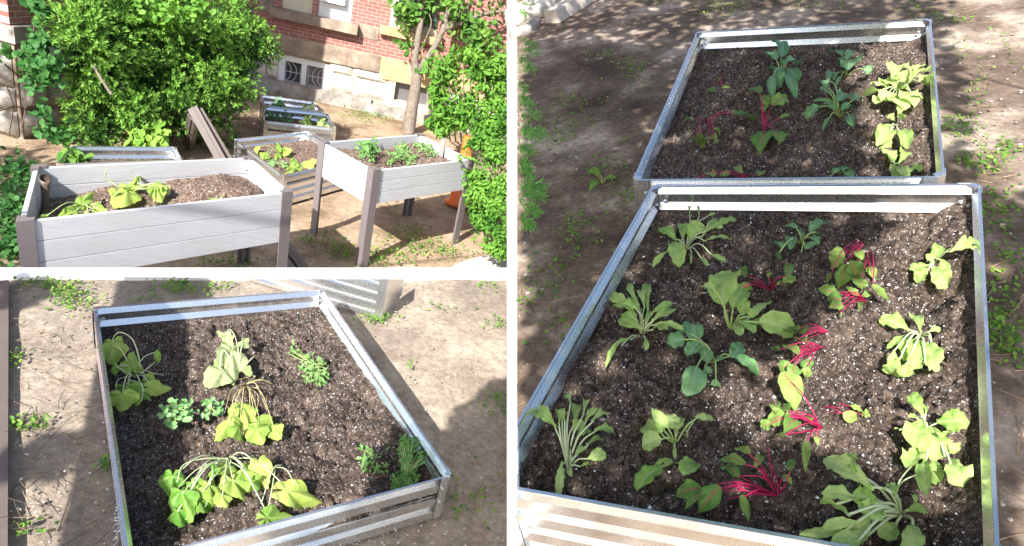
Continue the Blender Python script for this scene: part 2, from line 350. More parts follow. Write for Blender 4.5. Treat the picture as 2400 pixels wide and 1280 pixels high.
def scatter_leaves(mb, P, N, L, wd, tone, rnd=.6, kind='oval', n=3):
    # many small leaves at once: P (k,3) positions, N (k,3) facing
    k = len(P)
    if k == 0: return
    N = N + rng.normal(0, rnd, (k, 3)); N /= np.linalg.norm(N, axis=1)[:, None]
    D = np.cross(N, rng.normal(0, 1, (k, 3))); D /= np.linalg.norm(D, axis=1)[:, None]; Sd = np.cross(N, D)
    l = L * rng.uniform(.6, 1.25, k)[:, None]; wv = wd * rng.uniform(.7, 1.2, k)[:, None]
    if kind == 'needle':
        pts = [(0, -.5), (.55, -.5), (1, 0), (.55, .5), (0, .5)]; z = [0, 0, 0, 0, 0]; faces = [(0, 1, 2, 3, 4)]
    else:
        pts = [(0, 0), (.3, -.46), (.7, -.38), (1, 0), (.7, .38), (.3, .46), (.5, 0)]; z = [0, .05, .03, -.08, .03, .05, -.04]
        faces = [(0, 1, 6), (1, 2, 6), (2, 3, 6), (3, 4, 6), (4, 5, 6), (5, 0, 6)]
    m = len(pts); V = np.stack([P + D * (l * x) + Sd * (wv * y) + N * (l * zz) for (x, y), zz in zip(pts, z)], 1).reshape(-1, 3)
    f = [tuple(i * m + q for q in fc) for i in range(k) for fc in faces]
    tn = np.broadcast_to(np.asarray(tone, float), (k,)) + rng.normal(0, .16, k)
    a = np.zeros((k * m, 2)); a[:, 0] = np.repeat(np.clip(tn, 0, 1), m); mb.add(V, f, a)

# ================================================================== THE SETTING
G, T, B = GARDEN, TERR, BANK
def ground_sheet(name, plot, corners, nu, nv, mat, amp=.02, sc=1.2, edge=None):
    # bilinear sheet between four corners (plot axes), gently uneven
    c = [np.asarray(x, float) for x in corners]; u = np.linspace(0, 1, nu)[:, None, None]; v = np.linspace(0, 1, nv)[None, :, None]
    Pt = c[0] * (1 - u) * (1 - v) + c[1] * u * (1 - v) + c[2] * u * v + c[3] * (1 - u) * v
    h = fbm(Pt[..., 0] * sc + 5, Pt[..., 1] * sc + 9, 4) * amp + fbm(Pt[..., 0] * 9, Pt[..., 1] * 9, 3) * amp * .35
    Pt[..., 2] += h - amp
    mb = MB(); mb.grid(Pt); o = mb.build(name, mat, plot=plot, smooth=True); tag(o, kind='structure'); return o
# lower garden
ground_sheet('garden_ground', G, [(-9, -8, 0), (5, -8, 0), (5, 11, 0), (-9, 11, 0)], 150, 200, DIRT_TL, .02)
# raised terrace: a white divider along its far edge stands for the gap between views
e0, e1 = T.P(-260, 652), T.P(1189, 652); n0, n1 = T.P(-260, 1500), T.P(1189, 1500)
ground_sheet('terrace_ground', T, [n0, n1, e1, e0], 150, 130, DIRT_BL, .012, 1.6)
k0, k1 = T.P(-260, 628.5), T.P(1189, 628.5)
c0, c1 = T.P(-260, 651.5), T.P(1189, 651.5)
mb = MB(); mb.hexa([c0 - (0, 0, TZ), c1 - (0, 0, TZ), k1 - (0, 0, TZ), k0 - (0, 0, TZ)], [c0 + (0, 0, .002), c1 + (0, 0, .002), k1 + (0, 0, .002), k0 + (0, 0, .002)])
tag(mb.build('terrace_gap_divider', WHITE, plot=T, base=e0), 'white divider wall standing for the gap between views along the far edge of the terrace', 'wall')
# sloping bank on the right; white divider stands for the gap between views
rows = np.linspace(-80, 1520, 150); left = np.array([B.P(1211.5, y) for y in rows]); 
right = np.array([B.P(2540, y) for y in rows]) + np.array([2.5, 0, 0]); uu = np.linspace(0, 1, 190) ** 1.15
Pt = left[:, None] * (1 - uu)[None, :, None] + right[:, None] * uu[None, :, None]
hh = fbm(Pt[..., 0] * 1.3 + 3, Pt[..., 1] * 1.3, 4) * .018 + fbm(Pt[..., 0] * 10, Pt[..., 1] * 10, 3) * .006
hh *= np.clip((Pt[..., 0] - left[:, None, 0]) * 12, 0, 1); Pt[..., 2] += hh
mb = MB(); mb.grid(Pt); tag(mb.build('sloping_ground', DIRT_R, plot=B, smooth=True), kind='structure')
mb = MB(); ys = np.linspace(-80, 1520, 12)
for a, b in zip(ys[:-1], ys[1:]):
    q = [B.P(1188.5, a), B.P(1211.5, a), B.P(1211.5, b), B.P(1188.5, b)]
    eye = np.array([0, 0, HR]); q = [p + (0, 0, .0) for p in q]
    lo = [p + nrm(p - eye) * .9 for p in q]; mb.hexa(lo, q)
tag(mb.build('bank_gap_divider', WHITE, plot=B, base=left[60]), 'white divider wall standing for the gap between views up the left side of the bank', 'wall')
# pale path by the lower garden
pp = [G.P(*p) for p in ((1030, 645), (1075, 618), (1125, 604), (1186, 597), (1186, 645))]
mb = MB(); mb.prism([(p[0], p[1]) for p in pp], -.02, .012); tag(mb.build('path', CONC, plot=G), kind='structure')

# ------------------------------------------------------------------ brick building
WA, WB_ = np.array([-4.44, 9.62, 0]), np.array([-1.88, 10.09, 0])
WU = nrm(WB_ - WA); WN = np.array([WU[1], -WU[0], 0.])         # normal towards the camera
def W(px, py):                               # wall coordinates (u along, z up) of a photo pixel
    p = ray_plane(px, py, WA, WN); return float((p - WA) @ WU), float(p[2])
bl = thing('brick_building', G, WA, 'red brick building with pale stone base and white framed windows behind the garden', 'building')
bl.matrix_world = mat4(np.array([WU, -WN, [0, 0, 1]]).T, WA); bl['_base'] = [0, 0, 0]
# local axes: x along wall, y into the wall, z up
def wpart(name, mat, boxes, parent=None, **k):
    mb = MB()
    for (u0, u1, z0, z1, y0, y1) in boxes: mb.hexa([(u0, y0, z0), (u1, y0, z0), (u1, y1, z0), (u0, y1, z0)], [(u0, y0, z1), (u1, y0, z1), (u1, y1, z1), (u0, y1, z1)])
    return mb.build(name, mat, parent or bl, base=(0, 0, 0), **k)
def Wr(x0, y0, x1, y1): a = W(x0, y0); b = W(x1, y1); return min(a[0], b[0]), max(a[0], b[0]), min(a[1], b[1]), max(a[1], b[1])
zb1 = W(760, 103)[1]; zb0 = zb1 - .24                             # band
ba = W(655, 126); bb = W(762, 222)                                # basement window
bw = (W(654, 126)[0] , W(772, 150)[0], W(645, 203)[1], W(655, 127)[1])
ua, ub = W(662, 10)[0] - .02, W(748, 15)[0]; 
zs1 = W(735, 35)[1]; zs0 = zs1 - .13                              # sill
d0 = (W(912, 170)[0], W(985, 190)[0], W(905, 246)[1], W(921, 160)[1])   # second basement window
top = 5.2; U0, U1 = -3.2, 5.5
w1 = (W(660, 20)[0], W(731, 25)[0]); w2 = (W(745, 25)[0], W(824, 30)[0])
# brick field with two openings above the sill
zt = 4.4
wpart('brick_wall', BRICK, [(U0, w1[0], zb1, top, 0, .3), (w1[0], w1[1], zb1, zs1 - .02, 0, .3), (w1[1], w2[0], zb1, top, 0, .3), (w2[0], w2[1], zb1, zs1 - .02, 0, .3),
     (w2[1], U1, zb1, top, 0, .3), (w1[0], w1[1], zt, top, 0, .3), (w2[0], w2[1], zt, top, 0, .3)])
wpart('stone_band', BROWNST, [(U0, d0[0] - .15, zb0, zb1, -.035, .3)])
wpart('stone_band', SANDST, [(d0[0] - .145, U1, zb0 - .08, zb1, -.03, .3)])
wpart('stone_sill', BROWNST, [(w1[0] - .12, w2[1] + .13, zs0, zs1, -.16, .0), (w1[0] - .30, w1[0] - .125, zs0 + .03, zs1 + .1, -.015, .0), (w2[1] + .135, w2[1] + .42, zs0 - .03, zs1 + .02, -.015, 0)])
for (a, b), gl, sash in ((w1, GLASSD, False), (w2, GLASSB, True)):
    fr = wpart('window', FRAME if sash else CREAM, [(a, a + .10, zs1, zt, .04, .14), (b - .10, b, zs1, zt, .04, .14), (a + .1, b - .1, zs1, zs1 + .2, .04, .14), (a + .1, b - .1, zt - .1, zt, .04, .14)])
    wpart('pane', gl, [(a + .1, b - .1, zs1 + .2, zt - .1, .10, .11)], fr)
    if sash:
        wpart('sash', FRAME, [(a + .04, a + .1, zs1 + .22, zs1 + 1, -.06, .03), (b - .16, b - .1, zs1 + .22, zs1 + 1, -.06, .03), (a + .1, b - .16, zs1 + .22, zs1 + .27, -.06, .03)], fr)
        wpart('pane', GLASSB, [(a + .1, b - .16, zs1 + .27, zs1 + 1, -.03, -.025)], fr)
    else: wpart('glazing_bar', CREAM, [((a + b) / 2 - .015, (a + b) / 2 + .015, zs1 + .2, zt - .1, .07, .0995)], fr)
# basement window one with ornamental grille
a, b, z0, z1 = bw
fr = wpart('basement_window', FRAME, [(a, a + .09, z0, z1, .03, .16), (b - .09, b, z0, z1, .03, .16), (a + .09, b - .09, z0, z0 + .1, .03, .16), (a + .09, b - .09, z1 - .08, z1, .03, .16), ((a + b) / 2 - .035, (a + b) / 2 + .035, z0 + .1, z1 - .08, .03, .16)])
wpart('sill', LIMEG, [(a - .04, b + .06, z0 - .07, z0 - .004, -.05, .2)], fr)
mid = (a + b) / 2
for q0, q1, sg in ((a + .09, mid - .035, 1), (mid + .035, b - .09, -1)):
    wpart('pane', GLASSG if sg < 0 else GLASSD, [(q0, q1, z0 + .1, z1 - .08, .13, .14)], fr)
    mb = MB(); zc = (z0 + z1) / 2; ww = q1 - q0
    mb.tube([(q0, .11, zc), (q1, .11, zc)], .005)
    for fx in ((.12, .45) if sg > 0 else (.55, .88)):
        x = q0 + ww * fx
        mb.tube(curve([(x - sg * .05, .11, zc + .17), (x + sg * .035, .11, zc + .08), (x + sg * .045, .11, zc), (x + sg * .035, .11, zc - .08), (x - sg * .05, .11, zc - .17)], 4), .0045)
    x = q0 + ww * (.9 if sg > 0 else .08); mb.tube([(x, .11, zc + .14), (x, .11, zc - .14)], .0045)
    mb.build('grille', FRAME, fr, base=(0, 0, 0))
# second basement window
a2, b2, y0, y1 = d0
b2 = a2 + .75
fr = wpart('basement_window', CREAM, [(a2, a2 + .12, y0, y1, -.01, .14), (b2 - .12, b2, y0, y1, -.01, .14), (a2 + .12, b2 - .12, y0, y0 + .1, -.01, .14), (a2 + .12, b2 - .12, y1 - .09, y1, -.01, .14)])
wpart('pane', GLASSG, [(a2 + .12, b2 - .12, y0 + .1, y1 - .09, .10, .11)], fr)
# third, leaf hidden upper window to the right of the tree
a3 = W(915, 40)[0]; z3 = W(915, 62)[1]
fr = wpart('window', CREAM, [(a3 + .0, a3 + .09, z3, zt, -.01, .12), (a3 + .09, a3 + .7, z3, z3 + .1, -.01, .12)]); wpart('sill', SANDST, [(a3 - .12, a3 + .8, z3 - .12, z3 - .004, -.1, 0)], fr)
wpart('pane', GLASSD, [(a3 + .09, a3 + .7, z3 + .1, zt, -.008, .05)], fr)
# random ashlar blocks round the openings
wpart('mortar_face', MORTAR, [(U0, a, -.3, zb0, .02, .3), (a, b, -.3, z0 - .07, .02, .3), (b, a2, -.3, zb0, .02, .3), (a2, b2, -.3, y0, .02, .3), (b2, U1, -.3, zb0 - .08, .02, .3), (a2, b2, y1, zb0 - .08, .02, .3), (a, b, z1, zb0, .02, .3)])
mb = MB(); r2 = random.Random(3)
def block(u0, u1, q0, q1):
    n1, n2 = 7, 5; X = np.linspace(u0, u1, n1); Z = np.linspace(q0, q1, n2); XX, ZZ = np.meshgrid(X, Z, indexing='ij')
    e = np.minimum(np.minimum(XX - u0, u1 - XX) / .03, np.minimum(ZZ - q0, q1 - ZZ) / .03); e = np.clip(e, 0, 1)
    Y = .015 - e * (.03 + .03 * vnoise(XX * 9 + u0 * 31, ZZ * 9 + q0 * 17))
    mb.grid(np.stack([XX, Y, ZZ], -1)[:, ::-1])
def fill(u0, u1, q0, q1):
    z = q0
    while z < q1 - .03:
        hgt = r2.choice((.15, .2, .27, .33)); hgt = hgt if z + hgt < q1 - .09 else q1 - z
        u = u0
        while u < u1 - .03:
            wd = r2.uniform(.22, .55); wd = wd if u + wd < u1 - .14 else u1 - u
            if hgt > .22 and r2.random() < .35: block(u + .006, u + wd - .006, z + .006, z + hgt / 2 - .006); block(u + .006, u + wd - .006, z + hgt / 2 + .006, z + hgt - .006)
            else: block(u + .006, u + wd - .006, z + .006, z + hgt - .006)
            u += wd
        z += hgt
zp = .17
for u_, v_, t_ in ((U0, a, zb0), (b, a2, zb0), (b2, U1, zb0 - .08)):
    mb = MB(); fill(u_, v_, zp, t_); mb.build('stonework', LIME, bl, base=(0, 0, 0))
wpart('plinth', LIMEG, [(U0, a2 - .2, -.3, zp - .004, -.12, .3), (a2 - .195, U1, -.3, zp - .05, -.2, .3)])

# wing on the left: brick over stone, side wall facing the yew
XW = -4.80; YC = 5.55
wg = thing('building_wing', G, (XW, YC, 0), 'shaded brick and rough stone side wall half covered by climbing vine at the left', 'building')
zbr = ray_plane(50, 57, (XW, 0, 0), np.array([1., 0, 0]))[2]
mb = MB(); mb.hexa([(XW - 3, YC, zbr), (XW, YC, zbr), (XW, 10.2, zbr), (XW - 3, 10.2, zbr)], [(XW - 3, YC, 6), (XW, YC, 6), (XW, 10.2, 6), (XW - 3, 10.2, 6)])
o = mb.build('brick_wall', BRICK, wg)
m2 = BRICK.copy(); m2.name = 'red_brick_side'; n2 = m2.node_tree
cx = [x for x in n2.nodes if x.type == 'COMBXYZ'][0]; sx = [x for x in n2.nodes if x.type == 'SEPXYZ'][0]; n2.links.new(sx.outputs[1], cx.inputs[0]); o.data.materials[0] = m2
mb = MB(); mb.hexa([(XW - 3, YC, -.2), (XW + .02, YC, -.2), (XW + .02, 10.2, -.2), (XW - 3, 10.2, -.2)], [(XW - 3, YC, zbr - .15), (XW + .02, YC, zbr - .15), (XW + .02, 10.2, zbr - .15), (XW - 3, 10.2, zbr - .15)])
mb.build('mortar_face', BROWNST, wg)
mb = MB(); mb.hexa([(XW - 3, YC - .03, zbr - .148), (XW + .06, YC - .03, zbr - .148), (XW + .06, 10.2, zbr - .148), (XW - 3, 10.2, zbr - .148)], [(XW - 3, YC - .03, zbr - .004), (XW + .06, YC - .03, zbr - .004), (XW + .06, 10.2, zbr - .004), (XW - 3, 10.2, zbr - .004)])
mb.build('stone_band', LIMEG, wg)
mb = MB(); z = 0; r2 = random.Random(5)
while z < zbr - .2:
    hgt = min(r2.uniform(.16, .32), zbr - .16 - z); y = YC
    while y < 9.5:
        wd = r2.uniform(.25, .55); Y = np.linspace(y + .01, y + wd - .01, 8); Z = np.linspace(z + .01, z + hgt - .01, 6); YY, ZZ = np.meshgrid(Y, Z, indexing='ij')
        e = np.clip(np.minimum(np.minimum(YY - Y[0], Y[-1] - YY), np.minimum(ZZ - Z[0], Z[-1] - ZZ)) / .05, 0, 1) ** .6
        X = XW + .01 + e * (.06 + .07 * vnoise(YY * 7 + z, ZZ * 7 + y)); mb.grid(np.stack([X, YY, ZZ], -1)); y += wd
    z += hgt
z = 0
while z < zbr - .2:
    hgt = min(r2.uniform(.16, .32), zbr - .16 - z); x0_ = XW
    while x0_ > XW - 3:
        wd = r2.uniform(.25, .55); X = np.linspace(x0_ - wd + .01, x0_ - .01, 8); Z = np.linspace(z + .01, z + hgt - .01, 6); XX, ZZ = np.meshgrid(X, Z, indexing='ij')
        e = np.clip(np.minimum(np.minimum(XX - X[0], X[-1] - XX), np.minimum(ZZ - Z[0], Z[-1] - ZZ)) / .05, 0, 1) ** .6
        Y = YC - .01 - e * (.05 + .06 * vnoise(XX * 7 + z, ZZ * 7 + x0_)); mb.grid(np.stack([XX, Y, ZZ], -1)[:, ::-1]); x0_ -= wd
    z += hgt
mb.build('stonework', LIMEG, wg, smooth=True)

# ------------------------------------------------------------------ foliage clouds
def cloud(blobs, plot, depth, k, jitter=.25, flat=.8, clip=(0, 2400), shell=.35, gap=0, gf=6.):
    # positions and facings on lumpy blobs given in photo pixels (x, y, r, extra depth)
    P = []; N = []; tot = sum(b[2] ** 2 for b in blobs)
    for b in blobs:
        c = plot.at(b[0], b[1], depth + (b[3] if len(b) > 3 else 0)); R = b[2] * plot.scale(c)
        n = int(k * b[2] ** 2 / tot); d = rng.normal(0, 1, (n, 3)); d /= np.linalg.norm(d, axis=1)[:, None]
        lump = .72 + .5 * vnoise(d[:, 0] * 2.3 + b[0], d[:, 1] * 2.3 + d[:, 2] * 1.7 + b[1])
        r = R * lump * (1 - shell * rng.random(n) ** 2)
        P.append(c + d * r[:, None] * np.array([1, flat, 1])); N.append(d * .8 + np.array([0, -.1, .5]))
    P = np.concatenate(P); N = np.concatenate(N)
    x, y = plot.px(P); ok = (x > clip[0]) & (x < clip[1]) & (P[:, 2] > .01)
    if gap:                                  # clumps with gaps between them
        cn = .5 * vnoise(P[:, 0] * gf, P[:, 2] * gf + P[:, 1] * 3) + .5 * vnoise(P[:, 1] * gf + 50, P[:, 2] * gf * .9 + P[:, 0] * 2 + 20); ok &= (cn > gap) | (rng.random(len(P)) < .10)
    return P[ok], N[ok]

# yew
yb = [(215, 60, 105), (330, 30, 120), (450, 70, 115), (560, 105, 80), (600, 125, 45), (165, 85, 62), (195, 165, 60), (275, 180, 85), (365, 190, 95), (470, 180, 95), (545, 215, 62),
      (250, 265, 62), (330, 275, 80), (235, 305, 45), (420, 262, 60), (300, 120, 100), (400, 120, 110), (530, 170, 70), (620, 100, 28), (560, 55, 40), (500, 275, 50, .3)]
yc = G.P(370, 325)
yw = thing('yew_shrub', G, yc, 'big dense green yew with spiky tufted twigs in front of the building', 'shrub')
yb = [(max(b[0], 185), b[1], b[2] * .87, (b[3] if len(b) > 3 else 0) + np.interp(b[0], (160, 300, 620), (-.75, -.2, .55))) for b in yb]
P = []; N = []; TN = []
sub = []
for b in yb:
    c = G.at(b[0], b[1], 6.25 + b[3]); R = b[2] * G.scale(c)
    for _ in range(int(2 + b[2] ** 2 / 800)):
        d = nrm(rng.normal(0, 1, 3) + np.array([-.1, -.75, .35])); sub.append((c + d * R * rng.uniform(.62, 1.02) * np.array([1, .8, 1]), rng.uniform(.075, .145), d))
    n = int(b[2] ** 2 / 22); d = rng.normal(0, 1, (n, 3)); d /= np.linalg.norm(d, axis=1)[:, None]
    P.append(c + d * (R * .72 * rng.random(n) ** .5)[:, None] * np.array([1, .7, 1])); N.append(d); TN.append(np.full(n, .0))  # inner filler tufts coloured dark so the hollows look shaded
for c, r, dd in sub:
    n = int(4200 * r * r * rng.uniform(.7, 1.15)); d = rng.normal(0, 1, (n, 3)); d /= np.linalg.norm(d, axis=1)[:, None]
    k_ = (d @ dd > -.35); d = d[k_]; P.append(c + d * (r * rng.uniform(.55, 1.12, len(d)))[:, None] * np.array([1.15, 1, .85])); N.append(d + dd * .5); TN.append(np.clip(.35 + .5 * (d @ nrm(np.array([-.2, -.6, .7]))) + rng.normal(0, .12) , 0, 1) * np.ones(len(d)))  # sunward tufts coloured lighter, sunlight put into the tone
P = np.concatenate(P); N = np.concatenate(N); TN = np.concatenate(TN); x, y = G.px(P); ok = (x < 1180) & (P[:, 2] > .02) & (P[:, 0] > XW + .1); P, N, TN = P[ok], N[ok], TN[ok]
mb = MB(); k = len(P); NN = 15; base_t = TN
ax = N + rng.normal(0, .45, N.shape); ax /= np.linalg.norm(ax, axis=1)[:, None]
pr = np.repeat(P, NN, 0); ar = np.repeat(ax, NN, 0); s = rng.random(len(pr))
q = np.cross(ar, rng.normal(0, 1, ar.shape)); q /= np.linalg.norm(q, axis=1)[:, None]
dirs = q * (1 - .55 * s[:, None]) + ar * (.35 + .8 * s[:, None]); dirs /= np.linalg.norm(dirs, axis=1)[:, None]
st = pr + ar * (s * .085)[:, None]; L = rng.uniform(.03, .05, len(pr))[:, None]; sd = np.cross(dirs, ar); sd /= (np.linalg.norm(sd, axis=1)[:, None] + 1e-9)
V = np.stack([st - sd * .0035, st + dirs * L * .6 - sd * .0055, st + dirs * L, st + dirs * L * .6 + sd * .0055], 1).reshape(-1, 3)
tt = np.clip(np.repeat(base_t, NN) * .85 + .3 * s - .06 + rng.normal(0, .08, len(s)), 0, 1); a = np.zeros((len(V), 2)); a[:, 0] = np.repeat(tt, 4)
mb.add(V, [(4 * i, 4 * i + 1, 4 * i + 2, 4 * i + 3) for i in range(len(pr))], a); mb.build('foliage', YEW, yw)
for px, py in ((165, 100), (215, 60), (330, 50), (450, 80), (560, 110), (250, 250), (330, 200), (480, 190), (262, 215), (600, 140)):
    mb = MB(); e = G.at(px, py, 6.3); mb.tube(curve([yc + rng.normal(0, .06, 3) * (1, 1, 0), yc * .5 + e * .5 + np.array([0, 0, -.15]) + rng.normal(0, .05, 3), yc * .3 + e * .7 + (0, .25, 0)], 5), .04, .008, 6); mb.build('branch', BARK, yw)
mb = MB(); mb.tube([G.at(218, 152, 5.5), G.at(240, 190, 5.52), G.at(262, 222, 5.55)], .012, .012, 6)
mb.build('branch', BARK, yw)

# vine draped on the yew top
vb = thing('grape_vine', G, G.at(330, 30, 5.8), 'bright broad leaved vine sprawling over the top of the yew', 'vine')
P, N = cloud([(290, 12, 30), (340, 18, 34), (400, 22, 34), (455, 25, 26), (310, 35, 20), (380, 40, 22), (490, 8, 20), (560, 2, 22), (440, 2, 40)], G, 5.75, 420, clip=(0, 1180))
mb = MB(); scatter_leaves(mb, P, N, .06, .05, .6, .6); mb.build('foliage', BUSH, vb)
# vine on the wing
vi = thing('climbing_vine', G, (XW + .1, 6, 0), 'dark heart leaved creeper hanging on the shaded stone wall', 'vine')
P, N = cloud([(88, 12, 30), (98, 45, 20), (95, 100, 30), (70, 130, 22), (110, 150, 40), (55, 150, 18), (105, 190, 40), (75, 190, 24), (60, 225, 16), (18, 125, 14), (6, 150, 12), (100, 240, 28), (95, 285, 25), (120, 300, 35), (55, 245, 10)], G, 5.35, 620, clip=(-60, 175), shell=.9, gap=.5, gf=4)
mb = MB(); scatter_leaves(mb, P, N * .4 + np.array([.6, -.6, .3]), .07, .06, .35, .6); mb.build('foliage', IVY, vi)
mb = MB()
for pts in (((10, 150), (50, 190), (60, 250), (50, 300)), ((80, 60), (75, 130), (90, 220)), ((0, 260), (40, 250), (90, 270)), ((20, 320), (30, 250), (15, 200)), ((100, 300), (95, 230), (75, 170))):
    mb.tube(curve([ray_plane(x, y, (XW + .15, 0, 0), np.array([1., 0, 0])) for x, y in pts], 4), .006)
mb.build('vine_stem', TWIGD, vi)
# low ground creeper
P = []; 
for _ in range(1100):
    x, y = random.choice(((120, 300, 60, 26), (150, 320, 45, 16), (30, 450, 45, 55), (20, 560, 30, 60), (60, 420, 40, 30), (40, 500, 35, 30), (215, 335, 50, 12), (420, 325, 60, 12), (30, 590, 22, 25)))[0:2] if False else (0, 0)
    c = random.choice(((115, 300, 45, 22), (150, 325, 40, 12), (30, 440, 45, 40), (20, 560, 22, 60), (50, 415, 40, 25), (40, 500, 30, 30), (215, 335, 50, 8), (420, 325, 60, 8), (30, 590, 20, 25)))
    p = G.P(random.gauss(c[0], c[2] * .6), random.gauss(c[1], c[3] * .6)); p[2] = random.uniform(.02, .12); P.append(p)
P = np.array(P); mb = MB(); scatter_leaves(mb, P, np.tile([0, -.1, .9], (len(P), 1)), .055, .05, .35, .4)
tag(mb.build('ground_ivy', IVY, plot=G, base=P.mean(0) * (1, 1, 0)), kind='stuff')
# big leaved weed in front of the yew
wd_ = thing('broad_leaf_weed', G, G.P(335, 345), 'sunlit bush of large soft lime leaves at the foot of the yew', 'plant')
P, N = cloud([(320, 315, 22), (350, 310, 25), (375, 315, 20), (335, 335, 24), (365, 335, 20), (300, 300, 14)], G, 5.9, 120, clip=(0, 1180))
mb = MB(); scatter_leaves(mb, P, N * .5 + np.array([-.1, -.6, .5]), .085, .075, .4, .5); mb.build('foliage', SQUA, wd_)
mb = MB()
for q in range(6): mb.tube(curve([G.P(335 + q * 5, 345), G.at(320 + q * 12, 320, 5.9)], 4), .006)
mb.build('stem', STEM, wd_)
# deciduous tree
tb = G.P(957, 313)
dep = float((tb - CAM) @ RC[2])
tr = thing('deciduous_tree', G, tb, 'slender forked tree with rough grey brown trunk growing before the stone wall', 'tree')
def tp(x, y, d=0): return G.at(x, y, dep + d)
mb = MB()
mb.tube(curve([tb - (0, 0, .05), tp(964, 262), tp(972, 215), tp(978, 175)], 6), .095, .075, 10)
mb.build('trunk', BARK, tr, smooth=True)
for pts, r0, r1 in (([(976, 185), (972, 140), (978, 100), (985, 60), (990, 20), (1000, -40)], .06, .035), ([(980, 178), (998, 142), (1022, 105), (1040, 65), (1052, 20), (1062, -40)], .055, .035),
       ([(1043, 68), (1080, 55), (1120, 38), (1165, 28), (1184, 26)], .035, .018), ([(1045, 65), (1065, 45), (1080, 20), (1095, -20)], .028, .012), ([(1062, 50), (1095, 20), (1100, -10)], .016, .01), ([(985, 120), (1010, 60), (1005, 30)], .012, .006), ([(1008, 270), (1002, 225), (1010, 190)], .02, .012)):
    mb = MB(); mb.tube(curve([tp(*p) for p in pts], 5), r0, r1, 8); mb.build('branch', BARK, tr, smooth=True)
P, N = cloud([(950, 20, 32), (935, 8, 26), (925, 70, 16), (945, 95, 26), (962, 60, 28), (1060, 15, 45), (1110, 30, 55), (1085, 75, 50), (1150, 70, 55), (1030, 40, 30), (1000, 10, 36), (975, 112, 18), (1165, 20, 45), (1040, 130, 40), (1010, 100, 25),
        (960, 125, 14), (1120, 110, 50), (1170, 120, 40), (990, 165, 16), (1020, 160, 28), (985, 35, 24)], G, dep, 3200, clip=(800, 1186), flat=1.4, shell=.9, gap=.5, gf=4)
mb = MB(); scatter_leaves(mb, P, N, .095, .075, .15 + .6 * vnoise(P[:, 0] * 5, P[:, 2] * 5), .7); mb.build('crown', TREEL, tr)
# shrub of long leaves behind
s1 = thing('long_leaf_shrub', G, G.P(1075, 330), 'tall loose shrub of long pointed leaves on upright stems behind the low shrub', 'shrub')
P, N = cloud([(1050, 160, 45), (1100, 170, 55), (1150, 180, 50), (1060, 220, 50), (1110, 230, 50), (1045, 270, 42), (1090, 270, 40), (1160, 235, 45), (1030, 300, 24), (1180, 160, 40), (1020, 215, 22)], G, 7.9, 5200, clip=(985, 1186), flat=1.3, shell=.95, gap=.44, gf=5)
mb = MB(); scatter_leaves(mb, P, N, .10, .042, .35 + .4 * vnoise(P[:, 0] * 5, P[:, 2] * 5), .6); mb.build('foliage', BUSH, s1)
mb = MB()
for q in range(9): mb.tube(curve([G.P(1055 + q * 13, 330), G.at(1040 + q * 16, 240, 7.9), G.at(1030 + q * 18, 140 + 20 * (q % 3), 7.9)], 4), .014, .005)
mb.build('stem', BARK, s1)
# small leaved shrub in front, right edge
s2 = thing('small_leaf_shrub', G, G.P(1160, 585), 'low bushy shrub of small round bright leaves beside the far grey planter', 'shrub')
P, N = cloud([(1165, 270, 45), (1150, 310, 50), (1172, 350, 50), (1150, 385, 42), (1130, 425, 42), (1160, 440, 50), (1125, 475, 34), (1150, 500, 52), (1135, 540, 38), (1165, 560, 40), (1120, 340, 22), (1100, 345, 16), (1092, 352, 12), (1085, 372, 12), (1175, 590, 18), (1110, 500, 20), (1105, 372, 8)], G, 5.5, 13000, clip=(1040, 1186), shell=.7, flat=.9, gap=.42, gf=8)
mb = MB(); scatter_leaves(mb, P, N, .040, .026, .1 + .75 * vnoise(P[:, 0] * 8, P[:, 2] * 8), .6); mb.build('foliage', BUSH, s2)
mb = MB()
for q in range(9): mb.tube(curve([G.P(1140 + q * 5, 580), G.at(1125 + q * 6, 470, 5.55), G.at(1120 + q * 7, 330 + 15 * (q % 3), 5.55)], 4), .010, .004)
mb.build('stem', BARK, s2)

